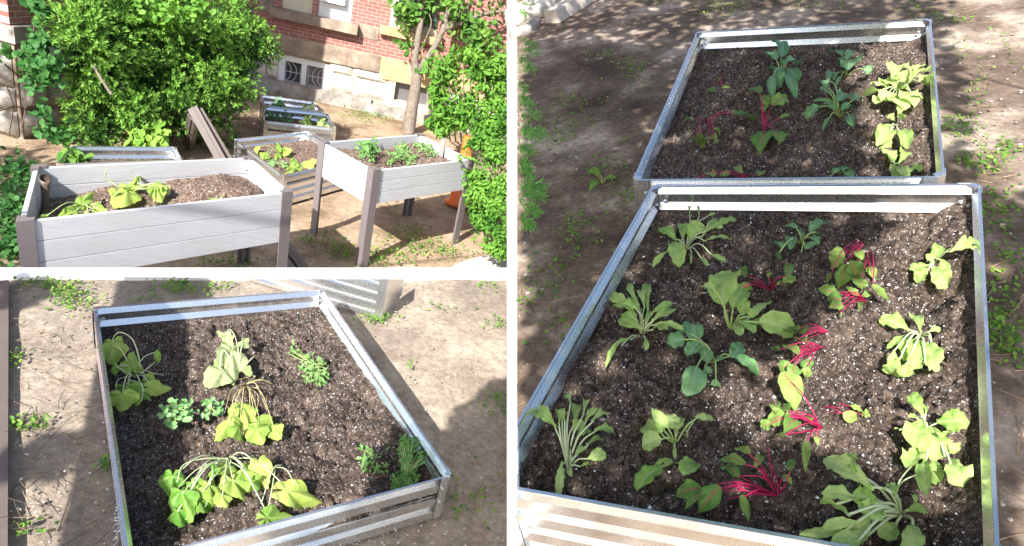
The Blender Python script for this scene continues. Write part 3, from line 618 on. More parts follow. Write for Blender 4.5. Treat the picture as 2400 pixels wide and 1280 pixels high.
# ================================================================== CONTAINERS
def planter(plot, quad, H, Bz, label, soilfun, scale=1.0, soilz=None, group='grey elevated planters', inner=SOIL_B, gz=0.0):
    Q = [np.array([q[0], q[1], 0.]) for q in quad]; base = sum(Q) / 4
    t = thing('elevated_planter', plot, base + (0, 0, gz), label, 'planter', group); pw = .075 * scale; bt = .024 * scale
    n = 4
    for i in range(4):
        p = Q[i]; e1 = nrm(Q[(i + 1) % 4] - p); e0 = nrm(Q[i - 1] - p)
        mb = MB(); th = .010 * scale
        def pt(a, b): v = p + e1 * a + e0 * b; return (v[0], v[1])
        mb.prism([pt(0, 0), pt(pw, 0), pt(pw, th), pt(th, th), pt(th, pw), pt(0, pw)], gz - .05, H + .004)
        mb.prism([pt(th + .001, th + .001), pt(pw * .62, th + .001), pt(pw * .62, pw * .62), pt(th + .001, pw * .62)], gz - .05, Bz + .02)
        mb.prism([pt(th + .001, th + .001), pt(pw, th + .001), pt(pw, bt + th + .006), pt(bt + th + .006, bt + th + .006), pt(bt + th + .006, pw), pt(th + .001, pw)], H - .008, H + .004)
        post = mb.build('post', POST, t)
        for zz in (.25, .55):
            for a_, b_, ax in ((pw * .6, bt + th + .004, e0), (bt + th + .004, pw * .6, e1)):
                mb = MB(); v = p + e1 * a_ + e0 * b_; mb.lathe((v[0], v[1], H - (H - Bz) * zz), [(.008 * scale, 0), (.008 * scale, .004), (.003, .007)], 8, ax); mb.build('bolt', BOLT, post)
    for i in range(4):
        p, q = Q[i], Q[(i + 1) % 4]; e = nrm(q - p); inn = nrm(Q[i - 1] - p); L = np.linalg.norm(q - p)
        for k in range(3):
            z0 = Bz + (H - Bz) / 3 * k + .0015; z1 = Bz + (H - Bz) / 3 * (k + 1) - .0015 - (.006 if k == 2 else 0)
            a = p + e * .012 * scale; b = q - e * .012 * scale; o = inn * .0115 * scale; o2 = inn * (.0115 * scale + bt)
            mb = MB(); c = .0018
            sec = [(0, z0 + c), (0, z1 - c), (c, z1), (bt - c, z1), (bt, z1 - c), (bt, z0 + c), (bt - c, z0), (c, z0)]
            V = []
            for P_ in (a, b):
                for d_, z in sec: v = P_ + inn * (.0115 * scale + d_); V.append((v[0], v[1], z))
            m_ = len(sec); fc = [tuple(range(m_))[::-1], tuple(range(m_, 2 * m_))] + [(j, (j + 1) % m_, m_ + (j + 1) % m_, m_ + j) for j in range(m_)]
            mb.add(V, fc); ob = mb.build('board', BOARD, t)
            uv = ob.data.uv_layers.new(name='UVMap'); off = random.random() * 9
            co = np.array(V)
            for lp in ob.data.loops:
                v = co[lp.vertex_index]; uv.data[lp.index].uv = (off + float((v - p) @ e), off * 3 + float(v[2]) + float((v - p) @ inn))
    # soil
    nu, nv = 110, 70; ins = .05 * scale
    U, Vv = np.meshgrid(np.linspace(0, 1, nu), np.linspace(0, 1, nv), indexing='ij')
    PP_ = (Q[0] * ((1 - U) * (1 - Vv))[..., None] + Q[1] * (U * (1 - Vv))[..., None] + Q[2] * (U * Vv)[..., None] + Q[3] * ((1 - U) * Vv)[..., None])
    c = base; PP_ = c + (PP_ - c) * (1 - 2 * ins / np.array([np.linalg.norm(Q[1] - Q[0]), np.linalg.norm(Q[3] - Q[0]), 1]).mean())
    Z = H - soilfun(U, Vv) + .022 * scale * fbm(PP_[..., 0] * 9, PP_[..., 1] * 9, 3) + .014 * scale * fbm(PP_[..., 0] * 45, PP_[..., 1] * 45, 3)
    PP_[..., 2] = np.minimum(Z, H - .012); mb = MB(); mb.grid(PP_); mb.build('soil', inner, t, smooth=True)
    mb = MB(); z = Bz + .02; f = [c + (q - c) * .93 for q in Q]; mb.prism([(q[0], q[1]) for q in f], z, z + .02); mb.build('floor_panel', BOARD, t)
    return t

SOILS = {}
def bed(plot, rim, H, depth, label, group, cat='raised bed', ribs=3.5, lean=None, soilmat=None, rough=1.0, clod=.055, pr=.045, skip=(), gz=0.0, soilclip=None, soilquad=None, sfun=None, clip=None):
    # rim: corner points (xy at the rim); lean: {edge index: (foot points)} for a wall that does not stand plumb
    n = len(rim); Q = [np.array([r[0], r[1], 0.]) for r in rim]; base = sum(Q) / n + (0, 0, gz)
    t = thing('metal_bed', plot, base, label, cat, group)
    per = (H - gz) / ribs; am = per * .24; th = .0025
    prof = [(0., H)]; z = H
    while z > gz + per * .3:
        for d_, q in ((am, .36), (am, .40), (0., .46), (0., 1.0)):
            if z - per * q > gz: prof.append((d_, z - per * q))
        z -= per
    prof.append((prof[-1][0], gz))
    for i in range(n):
        if i in skip: continue
        p, q = Q[i], Q[(i + 1) % n]; e = nrm(q - p); inn = np.array([-e[1], e[0], 0]); L = np.linalg.norm(q - p)
        ins = min(pr * .45, L * .12)
        a, b = p + e * ins, q - e * ins
        mb = MB()
        if lean and i in lean:
            fa, fb = [np.asarray(x, float) for x in lean[i]]; mb.hexa([fa, fb, fb + inn * .004, fa + inn * .004], [p + (0, 0, H), q + (0, 0, H), q + inn * .004 + (0, 0, H), p + inn * .004 + (0, 0, H)])
        else:
            loop = [(-th, zz) if False else (d_ , zz) for d_, zz in prof] + [(d_ + th, zz) for d_, zz in prof[::-1]]
            m_ = len(prof)
            V = []
            for P_ in (a, b):
                for d_, zz in loop: V.append(P_ + inn * d_ + (0, 0, zz))
            M_ = len(loop); fc = [(j, (j + 1) % M_, M_ + (j + 1) % M_, M_ + j) for j in range(M_)]
            mb.add(V, fc)
            lip = pr * .16; mb.hexa([a + (0, 0, H), b + (0, 0, H), b + inn * lip + (0, 0, H), a + inn * lip + (0, 0, H)], [a + (0, 0, H + .003), b + (0, 0, H + .003), b + inn * lip + (0, 0, H + .003), a + inn * lip + (0, 0, H + .003)])
        mb.build('wall_panel', GALV, t)
    for i in range(n):
        if lean and (i in lean or (i - 1) % n in lean): continue
        if i in skip or (i - 1) % n in skip: continue
        p = Q[i]; e1 = nrm(Q[(i + 1) % n] - p); e0 = nrm(Q[i - 1] - p)
        path = [p + e0 * pr * 1.25 , p + e0 * pr * .42, p + e1 * pr * .42, p + e1 * pr * 1.25]; c = p + (e0 + e1) * pr
        out = -nrm(e0 + e1); o1 = np.array([e0[1], -e0[0], 0.]); o1 = o1 if o1 @ out > 0 else -o1; o2 = np.array([e1[1], -e1[0], 0.]); o2 = o2 if o2 @ out > 0 else -o2
        outer = [path[0] + o1 * .004, path[1] + (o1 + out) * .002, path[2] + (o2 + out) * .002, path[3] + o2 * .004]; inner = [path[0] + o1 * .0012, path[1] + out * .0004, path[2] + out * .0004, path[3] + o2 * .0012]
        mb = MB(); k = 4; V = [x + (0, 0, gz) for x in outer] + [x + (0, 0, gz) for x in inner] + [x + (0, 0, H + .004) for x in outer] + [x + (0, 0, H + .004) for x in inner]
        fc = []
        for j in range(3): fc += [(j, j + 1, 8 + j + 1, 8 + j), (4 + j + 1, 4 + j, 12 + j, 12 + j + 1), (8 + j, 8 + j + 1, 12 + j + 1, 12 + j)]
        mb.add(V, fc)
        cap = [path[1] + out * .002, path[2] + out * .002, path[2] + nrm(e0 + e1) * pr * .42, path[1] + nrm(e0 + e1) * pr * .42]
        mb.hexa([x + (0, 0, H + .0042) for x in cap], [x + (0, 0, H + .0065) for x in cap])
        post = mb.build('corner_post', GALV, t)
        for zz in (.22, .55):
            z = H - (H - gz) * zz
            for ev, ov in ((e0, o1), (e1, o2)):
                for sg, dd, q in ((1, .004, 1), (-1, am + .004, 1.3)):
                    mb = MB(); mb.lathe(p + ev * pr * .95 + ov * sg * dd + (0, 0, z), [(pr * .13 * q, 0), (pr * .13 * q, .004), (pr * .06, .009)], 8, ov * sg); mb.build('bolt', BOLT, post)
    SQ = [np.array([r[0], r[1], 0.]) for r in (soilquad or rim)]
    nu, nv = 170, 150
    U, Vv = np.meshgrid(np.linspace(0, 1, nu), np.linspace(0, 1, nv), indexing='ij')
    S_ = (SQ[0] * ((1 - U) * (1 - Vv))[..., None] + SQ[1] * (U * (1 - Vv))[..., None] + SQ[2] * (U * Vv)[..., None] + SQ[3] * ((1 - U) * Vv)[..., None])
    cc = sum(SQ) / 4; d = S_ - cc; S_ = cc + d * (1 - .004 / max(.2, np.abs(d).max()))
    w_ = fbm(S_[..., 0] * 6 + 9, S_[..., 1] * 6 + 4, 2) * .25; rdg = 1 - np.abs(fbm(S_[..., 0] * 7 + w_ * 3 + 3, S_[..., 1] * 7 + w_ * 3, 3)) * 3
    h = clod * (1.1 * fbm(S_[..., 0] * 5 + 3, S_[..., 1] * 5, 3) - .55 * np.clip(rdg, 0, 1) ** 3 + .75 * np.abs(fbm(S_[..., 0] * 11 + 3, S_[..., 1] * 11, 3)) + .5 * fbm(S_[..., 0] * 38, S_[..., 1] * 38, 3) + .25 * rng.random(S_.shape[:2]))
    ed = np.clip(np.minimum(np.minimum(U, 1 - U), np.minimum(Vv, 1 - Vv)) / .06, 0, 1); h = h * (.04 + .96 * ed)
    if sfun is not None: h = h + sfun(S_)
    S_[..., 2] = np.minimum(H - depth + h, H - .015); mb = MB(); mb.grid(S_)
    o = mb.build('soil', soilmat or SOIL, t, smooth=True)
    SOILS.setdefault(plot, []).append(S_[7:-7, 7:-7].reshape(-1, 3)[::3].copy())
    if clip is not None:
        for ob in list(S.objects):
            if ob.type == 'MESH' and (ob.parent is t or (ob.parent and ob.parent.parent is t)):
                bm = bmesh.new(); bm.from_mesh(ob.data); co, no = clip; co_ = np.asarray(co) - np.asarray(t['_base'])
                bmesh.ops.bisect_plane(bm, geom=bm.verts[:] + bm.edges[:] + bm.faces[:], plane_co=co_.tolist(), plane_no=no.tolist(), clear_inner=True); bm.to_mesh(ob.data); emp = len(bm.verts) == 0; bm.free()
                if emp: bpy.data.objects.remove(ob)
    if soilclip is not None:
        bm = bmesh.new(); bm.from_mesh(o.data); co, no = soilclip; co = np.asarray(co) - np.asarray(t['_base'])
        bmesh.ops.bisect_plane(bm, geom=bm.verts[:] + bm.edges[:] + bm.faces[:], plane_co=co.tolist(), plane_no=no.tolist(), clear_inner=True); bm.to_mesh(o.data); bm.free()
    return t

# ------------------------------------------------------------------ lower garden: planters and beds
H = .82
q1 = [G.P(36, 522, H), G.P(687, 450, H), G.P(590, 365, H), G.P(74, 387, H)]
def soil1(U, V): return .17 - .125 * np.exp(-((U - .78) / .23) ** 2 - ((V - .55) / .5) ** 2) - .05 * np.exp(-((U - .33) / .14) ** 2 - ((V - .75) / .3) ** 2) + .03 * np.exp(-((U - .08) / .1) ** 2)
P1 = planter(G, q1, H, .465, 'large grey elevated planter with cucumber leaves and heaped soil nearest the white divider', soil1)
q2 = [G.P(876, 400, H), G.P(1113, 374, H), G.P(985, 312, H), G.P(747, 330, H)]
P2 = planter(G, q2, H, .53, 'grey elevated planter with tomato seedlings standing on tall legs in the sun', lambda U, V: .10 - .02 * np.sin(U * 9), inner=SOIL_B)
hm = .30
def gm(*pts, z=hm): return [G.P(x, y, z) for x, y in pts]
m1 = gm((663, 412), (835, 372), (727, 308), (548, 326)); M1 = bed(G, m1, hm, .09, 'galvanised bed of squash standing between the two grey planters', 'galvanised beds in the lower garden', soilmat=SOIL_B, ribs=4, clod=.015)
m2_ = gm((615, 283), (788, 301), (768, 267), (620, 251)); M2 = bed(G, m2_, hm, .10, 'galvanised bed with young greens second from the building', 'galvanised beds in the lower garden', ribs=4, clod=.015)
p3a, p3b = G.P(735, 239, hm), G.P(611, 222, hm); f3 = np.array(m2_[2]) - np.array(p3a); 
m3 = [p3b + (np.array(m2_[3]) - p3b) * .85, p3a + (np.array(m2_[2]) - p3a) * .85, p3a, p3b]
M3 = bed(G, m3, hm, .10, 'galvanised bed closest to the building under the basement window', 'galvanised beds in the lower garden', ribs=4, clod=.015)
m0 = gm((131, 385), (428, 375), (413, 345), (167, 343)); M0 = bed(G, m0, hm, .11, 'galvanised bed in shade behind the near grey planter', 'galvanised beds in the lower garden', ribs=4, clod=.015)

# rails
def channel(name, pts, wd, dp, label, cat, group=None, mat=POSTD, upv=(0, 0, 1), plot=G):
    a, b = [np.asarray(p, float) for p in pts]; d = nrm(b - a); s = nrm(np.cross(upv, d)); u = np.cross(d, s); mb = MB(); t = wd * .09
    for (s0, s1, u0, u1) in ((-wd / 2, wd / 2, -t, 0), (-wd / 2, -wd / 2 + t, -dp, -t - .0005), (wd / 2 - t, wd / 2, -dp, -t - .0005), (-wd * .12, wd * .12, .0005, t * .9)):
        f = lambda P_: [P_ + s * s0 + u * u0, P_ + s * s1 + u * u0, P_ + s * s1 + u * u1, P_ + s * s0 + u * u1]
        mb.hexa(f(a), f(b))
    return tag(mb.build(name, mat, plot=plot, base=(a + b) / 2), label, cat, group)
eye = CAM
def rp(x, y, d): return G.at(x, y, d)
channel('metal_rail', (G.P(570, 470, .03), rp(450, 252, 5.6)), .085, .05, 'brown channel rail leaning into the yew, the left one of the pair', 'rail', 'leaning rails', upv=(.2, -1, .6), mat=POSTD)
channel('metal_rail', (G.P(590, 462, .03), rp(466, 255, 5.65)), .055, .05, 'thinner brown channel rail leaning into the yew just right of its partner', 'rail', 'leaning rails', upv=(.2, -1, .6), mat=POSTD)
channel('metal_post', (G.P(435, 348), rp(447, 278, 5.95)), .10, .06, 'short brown upright post in shade below the leaning rails', 'post', upv=(0, -1, .1))
channel('ground_rail', (G.P(672, 570, .04), G.P(722, 640, .04)), .07, .04, 'dark channel rail lying on the earth beside the near planter leg', 'rail', mat=POSTD)
channel('ground_rail', (G.P(655, 590, .03), G.P(700, 645, .03)), .05, .03, 'narrow dark rail lying under the near planter end', 'rail', mat=POST)
# scoops stuck in the planters
def scoop(plot, foot, top, r, label, mat, lean=0):
    a = np.asarray(foot); b = np.asarray(top); d = nrm(b - a); mb = MB(); L = np.linalg.norm(b - a); n = 14; x = nrm(np.cross(d, (0, 1, .2))); y = np.cross(d, x); V = []
    for i, (f, rr) in enumerate(((0, .75), (.55, .78), (.8, .95), (1, 1.25))):
        for sgn in (1, .88):
            for k in range(n):
                t = 2 * math.pi * k / n; h_ = L * f + (.10 * L * math.sin(t + 2.4) if i == 3 else 0); V.append(a + d * h_ + (x * math.cos(t) * rr + y * math.sin(t) * rr * .85) * r * sgn)
    fcs = []
    for i in range(3):
        for s_ in (0, 1):
            for k in range(n):
                q0 = (i * 2 + s_) * n; q1_ = ((i + 1) * 2 + s_) * n; fcs.append((q0 + k, q0 + (k + 1) % n, q1_ + (k + 1) % n, q1_ + k))
    q0, q1_ = 6 * n, 7 * n; fcs += [(q0 + k, q0 + (k + 1) % n, q1_ + (k + 1) % n, q1_ + k) for k in range(n)]
    mb.add(V, fcs); return tag(mb.build('watering_tube', mat, plot=plot, base=a, smooth=True), label, 'watering tube')
TUBE = mat_plain('brown_resin', (.12, .095, .075), .45, 0, 0, .2, 9)
scoop(G, G.P(106, 490, H - .17), G.P(106, 418, H + .0), .026, 'flared brown watering tube stuck in the shaded corner of the near planter', TUBE)
mb = MB(); a_, b_ = G.P(1032, 368, H - .09), G.P(1038, 326, H + .06); ss = nrm(RC[0])
mb.hexa([a_ - ss * .02, a_ + ss * .02, a_ + ss * .02 + (0, .018, 0), a_ - ss * .02 + (0, .018, 0)], [b_ - ss * .022, b_ + ss * .028, b_ + ss * .028 + (0, .018, .015), b_ - ss * .022 + (0, .018, 0)])
tag(mb.build('soil_probe', POSTD, plot=G, base=a_), 'flat dark stake standing upright in the tomato planter', 'stake')
# orange cone behind the far planter
cb = G.P(1078, 478); ct = G.at(1097, 318, float((cb - CAM) @ RC[2]) - .25); ob = thing('orange_cone', G, cb, 'orange plastic cone mostly hidden behind the far planter and shrub', 'cone')
ax = nrm(ct - cb); mb = MB(); Lc = np.linalg.norm(ct - cb); mb.lathe(cb, [(.17, 0), (.17, .03), (.125, .04), (.06, Lc * .8), (.04, Lc), (.03, Lc)], 20, ax); mb.build('body', ORANGE, ob, smooth=True)
mb = MB(); mb.lathe(cb, [(.0975, Lc * .36), (.0935, Lc * .36 + .003), (.081, Lc * .55), (.0785, Lc * .55)], 20, ax); mb.build('collar', WHITE, ob, smooth=True)

# ------------------------------------------------------------------ terrace: metal bed, planter end, second bed
hb = .18
def tm(*pts, z=hb): return [T.P(x, y, z) for x, y in pts]
rb_ = tm((300, 1319), (1060, 1116), (757, 679), (217, 722))
def bl_s(S_): 
    x, y = T.px(S_ + (0, 0, hb - .09)); return -.030 * np.clip((700 - x - (y - 1000) * .2) / 400, 0, 1) * np.clip((y - 760) / 100, 0, 1) + .012 * np.clip((x - 700) / 300, 0, 1)
MB1 = bed(T, rb_, hb, .085, 'galvanised bed of wilting squash on the terrace', 'terrace beds', ribs=3.05, pr=.034, clod=.036, sfun=bl_s)
# second bed cut by the white divider: only its lower corner stands on the terrace
t2 = thing('metal_bed', T, T.P(880, 748), 'corner of a second galvanised bed poking from the white divider onto the terrace', 'raised bed', 'terrace beds')
def cutpart(name, mat, mb, parent):
    o = mb.build(name, mat, parent); bm = bmesh.new(); bm.from_mesh(o.data); b0 = np.asarray(parent['_base'])
    p0 = np.array([0, 0, HB]); d1 = T.P(0, 654) - p0; d2 = T.P(1200, 654) - p0; no = nrm(np.cross(d1, d2)); no = no if no @ (T.P(600, 900) - p0) > 0 else -no
    bmesh.ops.bisect_plane(bm, geom=bm.verts[:] + bm.edges[:] + bm.faces[:], plane_co=(p0 - b0).tolist(), plane_no=no.tolist(), clear_inner=True); bm.to_mesh(o.data); bm.free(); return o
cA, cB = T.P(893, 748), T.P(520, 640); e = nrm(cB - cA); inn = np.array([e[1], -e[0], 0]); inn = inn if inn[1] > 0 else -inn
mb = MB(); HH = .26; per = .055; zz = [0]; 
prof = []; z = 0
while z < HH: prof += [(0, z), (0, z + .020), (.013, z + .027), (.013, z + .046)]; z += per
V = [P_ + inn * d_ + (0, 0, q) for P_ in (cA + e * .02, cB) for d_, q in prof]; k = len(prof)
mb.add(V, [(j, j + 1, k + j + 1, k + j) for j in range(k - 1)]); cutpart('wall_panel', GALV, mb, t2)
mb = MB(); mb.hexa([cA - e * .006 - inn * .008, cA + e * .035 - inn * .008, cA + e * .035 - inn * .004, cA - e * .006 - inn * .004], [x + (0, 0, HH) for x in (cA - e * .006 - inn * .008, cA + e * .035 - inn * .008, cA + e * .035 - inn * .004, cA - e * .006 - inn * .004)])
mb.hexa([cA - e * .006 - inn * .004, cA - e * .003 - inn * .004, cA - e * .003 + inn * .3, cA - e * .006 + inn * .3], [x + (0, 0, HH) for x in (cA - e * .006 - inn * .004, cA - e * .003 - inn * .004, cA - e * .003 + inn * .3, cA - e * .006 + inn * .3)])
cutpart('corner_post', GALV, mb, t2)
# low dark rail standing in for a planter end along the left edge
pz = .022
r0, r1 = T.P(20, 655, pz), T.P(17, 1420, pz)
ptr = thing('planter_end_rail', T, (r0 + r1) / 2 * (1, 1, 0), 'low dark brown rail with a joint standing in for the planter end at the left of the terrace', 'rail')
e = nrm(r0 - r1); inn = np.array([-e[1], e[0], 0]); js = T.P(18, 1208, pz)
for a_, b_ in ((r1, js - e * .003), (js + e * .003, r0)):
    mb = MB(); f = lambda P_: [P_ + (0, 0, -pz), P_ + inn * .14 + (0, 0, -pz), P_ + inn * .14 + (0, 0, -.002), P_ + (0, 0, -.002)]
    mb.hexa(f(a_), f(b_)); mb.build('rail_section', POSTD, ptr)

# ------------------------------------------------------------------ bank: two metal beds
hr, sd_ = .25, .105
def bm_(*pts, z=hr): return [B.P(x, y, z) for x, y in pts]
rimA = bm_((1130, 1135), (2346, 1352), (2298, 432), (1530, 436))
eyeB = np.array([0, 0, HR]); nv_ = nrm(np.cross(B.P(1215, 0) - eyeB, B.P(1215, 1200) - eyeB)); nv_ = nv_ if nv_ @ (B.P(1800, 600) - eyeB) > 0 else -nv_
def furrow(S_):
    x, y = B.px(S_ + (0, 0, hr - sd_))
    h = 0 * x
    for (cx, cy, rx, ry, d) in ((2000, 870, 60, 55, -.05), (2160, 700, 110, 45, -.03), (2000, 790, 60, 40, .02), (1930, 960, 60, 30, .015), (2120, 640, 60, 40, .012), (1900, 650, 60, 60, -.015), (1620, 620, 60, 40, -.012), (2050, 960, 70, 60, .018), (1740, 970, 110, 60, .018), (2200, 820, 80, 90, -.012)):
        h = h + d * np.exp(-((x - cx) / rx) ** 2 - ((y - cy) / ry) ** 2)
    return h + .05 * np.clip((x - 2170 - (y - 500) * .05) / 90, 0, 1)
BA = bed(B, rimA, hr, sd_, 'near galvanised bed on the bank planted with lettuces and red stemmed beets', 'galvanised beds on the bank', ribs=3.55,
   clip=(B.P(1213.5, 600), nv_), pr=.05, sfun=furrow)
mb = MB(); v4 = [B.P(1214, 1000, 0), B.P(1214, 1146, 0), B.P(1214, 1146, hr - .004), B.P(1214, 1000, hr - .004)]; mb.hexa([v4[0], v4[1], v4[1] + (.003, 0, 0), v4[0] + (.003, 0, 0)], [v4[3], v4[2], v4[2] + (.003, 0, 0), v4[3] + (.003, 0, 0)]); mb.build('end_plate', GALV, BA)
def furrow2(S_):
    x, y = B.px(S_ + (0, 0, hr - sd_)); h = 0 * x
    for k in range(5): h = h + .016 * np.sin(x * .018 + y * .012 * math.sin(k * 2.1) + k * 1.3) * np.sin(y * .021 + k * 2.2) * .5
    return h + .045 * np.clip((x - 2110) / 80, 0, 1)
BB = bed(B, bm_((1483, 424), (2215, 417), (2182, 46), (1633, 76)), hr, sd_, 'farther galvanised bed on the bank with kale and a bright lettuce in its corner', 'galvanised beds on the bank', ribs=3.55, pr=.05, sfun=furrow2)

# ================================================================== PLANTS
SG = {k: np.concatenate(v) for k, v in SOILS.items()}
def FR_(k):                                  # zoomed views of the photo in which the leaves were measured
    return {1: (1200, 0, 2.908), 2: (1800, 0, 2.908), 3: (1200, 430, 2.908), 4: (1800, 430, 2.908), 5: (1200, 840, 2.908), 6: (1800, 840, 2.908),
            'b1': (0, 640, 4.), 'b2': (590, 640, 3.934), 'b3': (0, 950, 3.878), 'b4': (590, 950, 3.879), 't3': (0, 310, 3.878), 't4': (590, 310, 3.879), 't2': (590, 0, 3.934), 'p': (0, 0, 1.)}[k]
def plant(plot, frame, root, leaves, label, cat, mat, stem, kind='spoon', zs=.165, hgt=.05, name='plant', group=None, stems=(), tone=(.3, .8), sr=.0028, arch=.10, cup=.25, ruf=.2, tilt=.35, stemmat2=None, bend=.5, extra=None):
    ox, oy, sc = FR_(frame)
    C = lambda p: (ox + p[0] / sc, oy + p[1] / sc)
    def zat(p_):
        q = plot.P(*C(p_), zs)
        if plot not in SOILS or abs(zs - (ZN if plot is B else .105)) > .02: return zs
        g = SG[plot]; k = np.argmin((g[:, 0] - q[0]) ** 2 + (g[:, 1] - q[1]) ** 2); return float(g[k, 2]) if np.hypot(g[k, 0] - q[0], g[k, 1] - q[1]) < .05 else zs
    zr = zat(root); R0 = plot.P(*C(root), zr); t = thing(name, plot, R0, label, cat, group); fo = MB(); st = MB(); eye_ = np.array([0, 0, plot.h])
    mpp = plot.scale(R0)
    for lf in leaves:
        x0, y0, x1, y1, wd = lf[:5]; kd = lf[5] if len(lf) > 5 and lf[5] else kind; tn = lf[6] if len(lf) > 6 else random.uniform(*tone)
        dr = math.hypot(x0 - root[0], y0 - root[1]) / sc * mpp
        za = max(zr, zat((x0, y0))) + min(hgt, .25 * hgt + dr * .55) * random.uniform(.8, 1.2); zl = zat((x1, y1)); zb = zl + hgt * random.uniform(.3, 1.0)
        A = plot.P(*C((x0, y0)), za); Bp = plot.P(*C((x1, y1)), max(zb, zl + .014)); wob = .7 if kd == 'lobed' else .4; up = nrm(nrm(eye_ - A) * tilt + np.array([random.uniform(-wob, wob), random.uniform(-wob, wob), .9]))
        wl = wd / sc * plot.scale(A) * 1.05
        blade(fo, A, Bp, wl, up, kd, arch * random.uniform(.6, 1.6), cup * random.uniform(.5, 1.4), ruf * random.uniform(.6, 1.3), tn)
        mid = (R0 + A) / 2 + np.array([0, 0, bend * np.linalg.norm(A - R0) * .35]) + rng.normal(0, .004, 3)
        st.tube(curve([R0 - (0, 0, .006), mid, A + (Bp - A) * .12], 5), sr, sr * .7, 5)
    for pts in stems:
        P_ = [plot.P(*C(q[:2]), max(zr, zat(q[:2])) + (q[2] if len(q) > 2 else hgt * .6)) for q in pts]; rr_ = sr * random.uniform(.6, 1.3); st.tube(curve(P_, 5) , rr_, rr_ * .55, 6)
    if extra: extra(fo, st)
    if fo.n: fo.build('foliage', mat, t, smooth=True)
    if st.n: st.build('stem', stem, t, smooth=True)
    return t
GL = 'vegetables planted on the bank'
def lettuce(*a, **k): k.setdefault('group', 'lettuces on the bank'); return plant(B, *a, 'lettuce', LETT, STEMP, name='lettuce_plant', ruf=.3, cup=.3, **k)
def beet(*a, **k): k.setdefault('group', 'beets on the bank'); k.setdefault('sr', .0015); return plant(B, *a, 'beet', BEET, STEMR, name='beet_plant', kind='oval', tone=(.15, .9), **k)
def kale(*a, **k): k.setdefault('group', 'kale seedlings on the bank'); return plant(B, *a, 'kale', KALE, STEM, name='kale_plant', kind='round', **k)
def radish(*a, **k): return plant(B, *a, 'radish', k.pop('mat', LETT), STEM, name='radish_plant', kind=k.pop('kind', 'round'), group='radishes on the bank', **k)
ZN = .145; ZF = .145
# near bed
lettuce(3, (1190, 440), [(1120, 390, 1030, 285, 90), (1165, 390, 1150, 262, 70), (1215, 385, 1270, 258, 105), (1110, 400, 1130, 558, 105), (1060, 460, 955, 565, 48), (1290, 370, 1425, 240, 50), (1320, 330, 1542, 235, 48), (1300, 400, 1490, 365, 50), (1330, 310, 1430, 300, 40),
     (1350, 480, 1452, 535, 42), (1290, 510, 1325, 560, 36), (1215, 230, 1212, 145, 18), (1275, 235, 1283, 150, 20), (1330, 225, 1385, 200, 24), (1225, 480, 1228, 540, 16), (1200, 370, 1190, 280, 80)], 'pale lettuce with long wilted stems spread in the far left corner of the near bed', hgt=.06, zs=ZN)
lettuce(3, (885, 1040), [(850, 900, 675, 745, 80), (860, 860, 715, 800, 90), (870, 830, 780, 688, 50), (930, 880, 935, 660, 66), (890, 1000, 725, 930, 115), (940, 890, 1100, 825, 50), (950, 940, 1110, 870, 66), (970, 960, 1165, 995, 52), (950, 1000, 1065, 985, 62), (830, 1060, 660, 1105, 36),
     (760, 1085, 662, 1240, 46), (910, 1060, 915, 1135, 34), (880, 880, 825, 750, 46), (905, 850, 880, 720, 50), (1060, 900, 1105, 850, 46), (860, 950, 760, 880, 70), (900, 940, 960, 870, 40)], 'full pale lettuce with rounded leaves leaning against the left wall of the near bed', hgt=.075, zs=ZN)
radish(3, (1490, 1000), [(1445, 835, 1468, 598, 210), (1500, 850, 1575, 700, 120), (1380, 725, 1305, 690, 62), (1570, 900, 1585, 785, 84), (1530, 970, 1565, 1030, 70), (1565, 930, 1620, 1010, 105), (1620, 910, 1660, 860, 66), (1660, 900, 1760, 810, 90), (1680, 945, 1935, 985, 165), (1640, 950, 1760, 960, 70)], 'radish seedling with two very large smooth round leaves in the middle of the near bed', hgt=.085, zs=ZN, sr=.004)
radish(3, (1385, 1205), [(1180, 1060, 1060, 1090, 110), (1250, 1080, 1235, 945, 130), (1270, 1080, 1210, 1178, 100), (1190, 1010, 1130, 1010, 80), (1330, 1220, 1310, 1115, 88), (1375, 1210, 1435, 1195, 46), (1500, 1190, 1560, 1090, 96), (1520, 1180, 1690, 1278, 86), (1250, 1250, 1215, 1450, 150), (1300, 1280, 1360, 1285, 62), (1390, 1330, 1395, 1385, 62)],
       'bluish radish seedling with lobed drooping leaves below the large round one', kind='round', hgt=.06, zs=ZN, mat=KALE, tone=(.5, 1))
kale(4, (225, 400), [(205, 305, 100, 300, 50), (240, 370, 225, 300, 36), (290, 340, 400, 265, 76), (325, 325, 345, 375, 50), (150, 450, 150, 365, 76), (105, 440, 48, 405, 56), (80, 460, 72, 522, 34), (250, 450, 330, 405, 52), (230, 465, 215, 470, 40), (285, 365, 338, 412, 46)], 'small dark kale seedling alone near the far wall of the near bed', hgt=.05, zs=ZN)
beet(4, (10, 720), [(130, 645, 130, 525, 62), (110, 680, 195, 640, 80), (-150, 640, -170, 560, 60), (-190, 690, -100, 720, 55), (-210, 720, -160, 740, 40), (60, 690, 130, 690, 50), (0, 640, 10, 600, 26)], 'thin beet with dark folded leaves left of the red stemmed bundles', hgt=.045, zs=ZN, sr=.002)
def fan(fr, root, tips, **k): return [[(root[0], root[1], .01), ((root[0] + x) / 2 + random.uniform(-22, 22), (root[1] + y) / 2 + random.uniform(-30, 10), random.uniform(.012, .04)), (x, y, .03)] for x, y in (tips if len(tips) < 5 else tips[::2] + tips[1:2])]
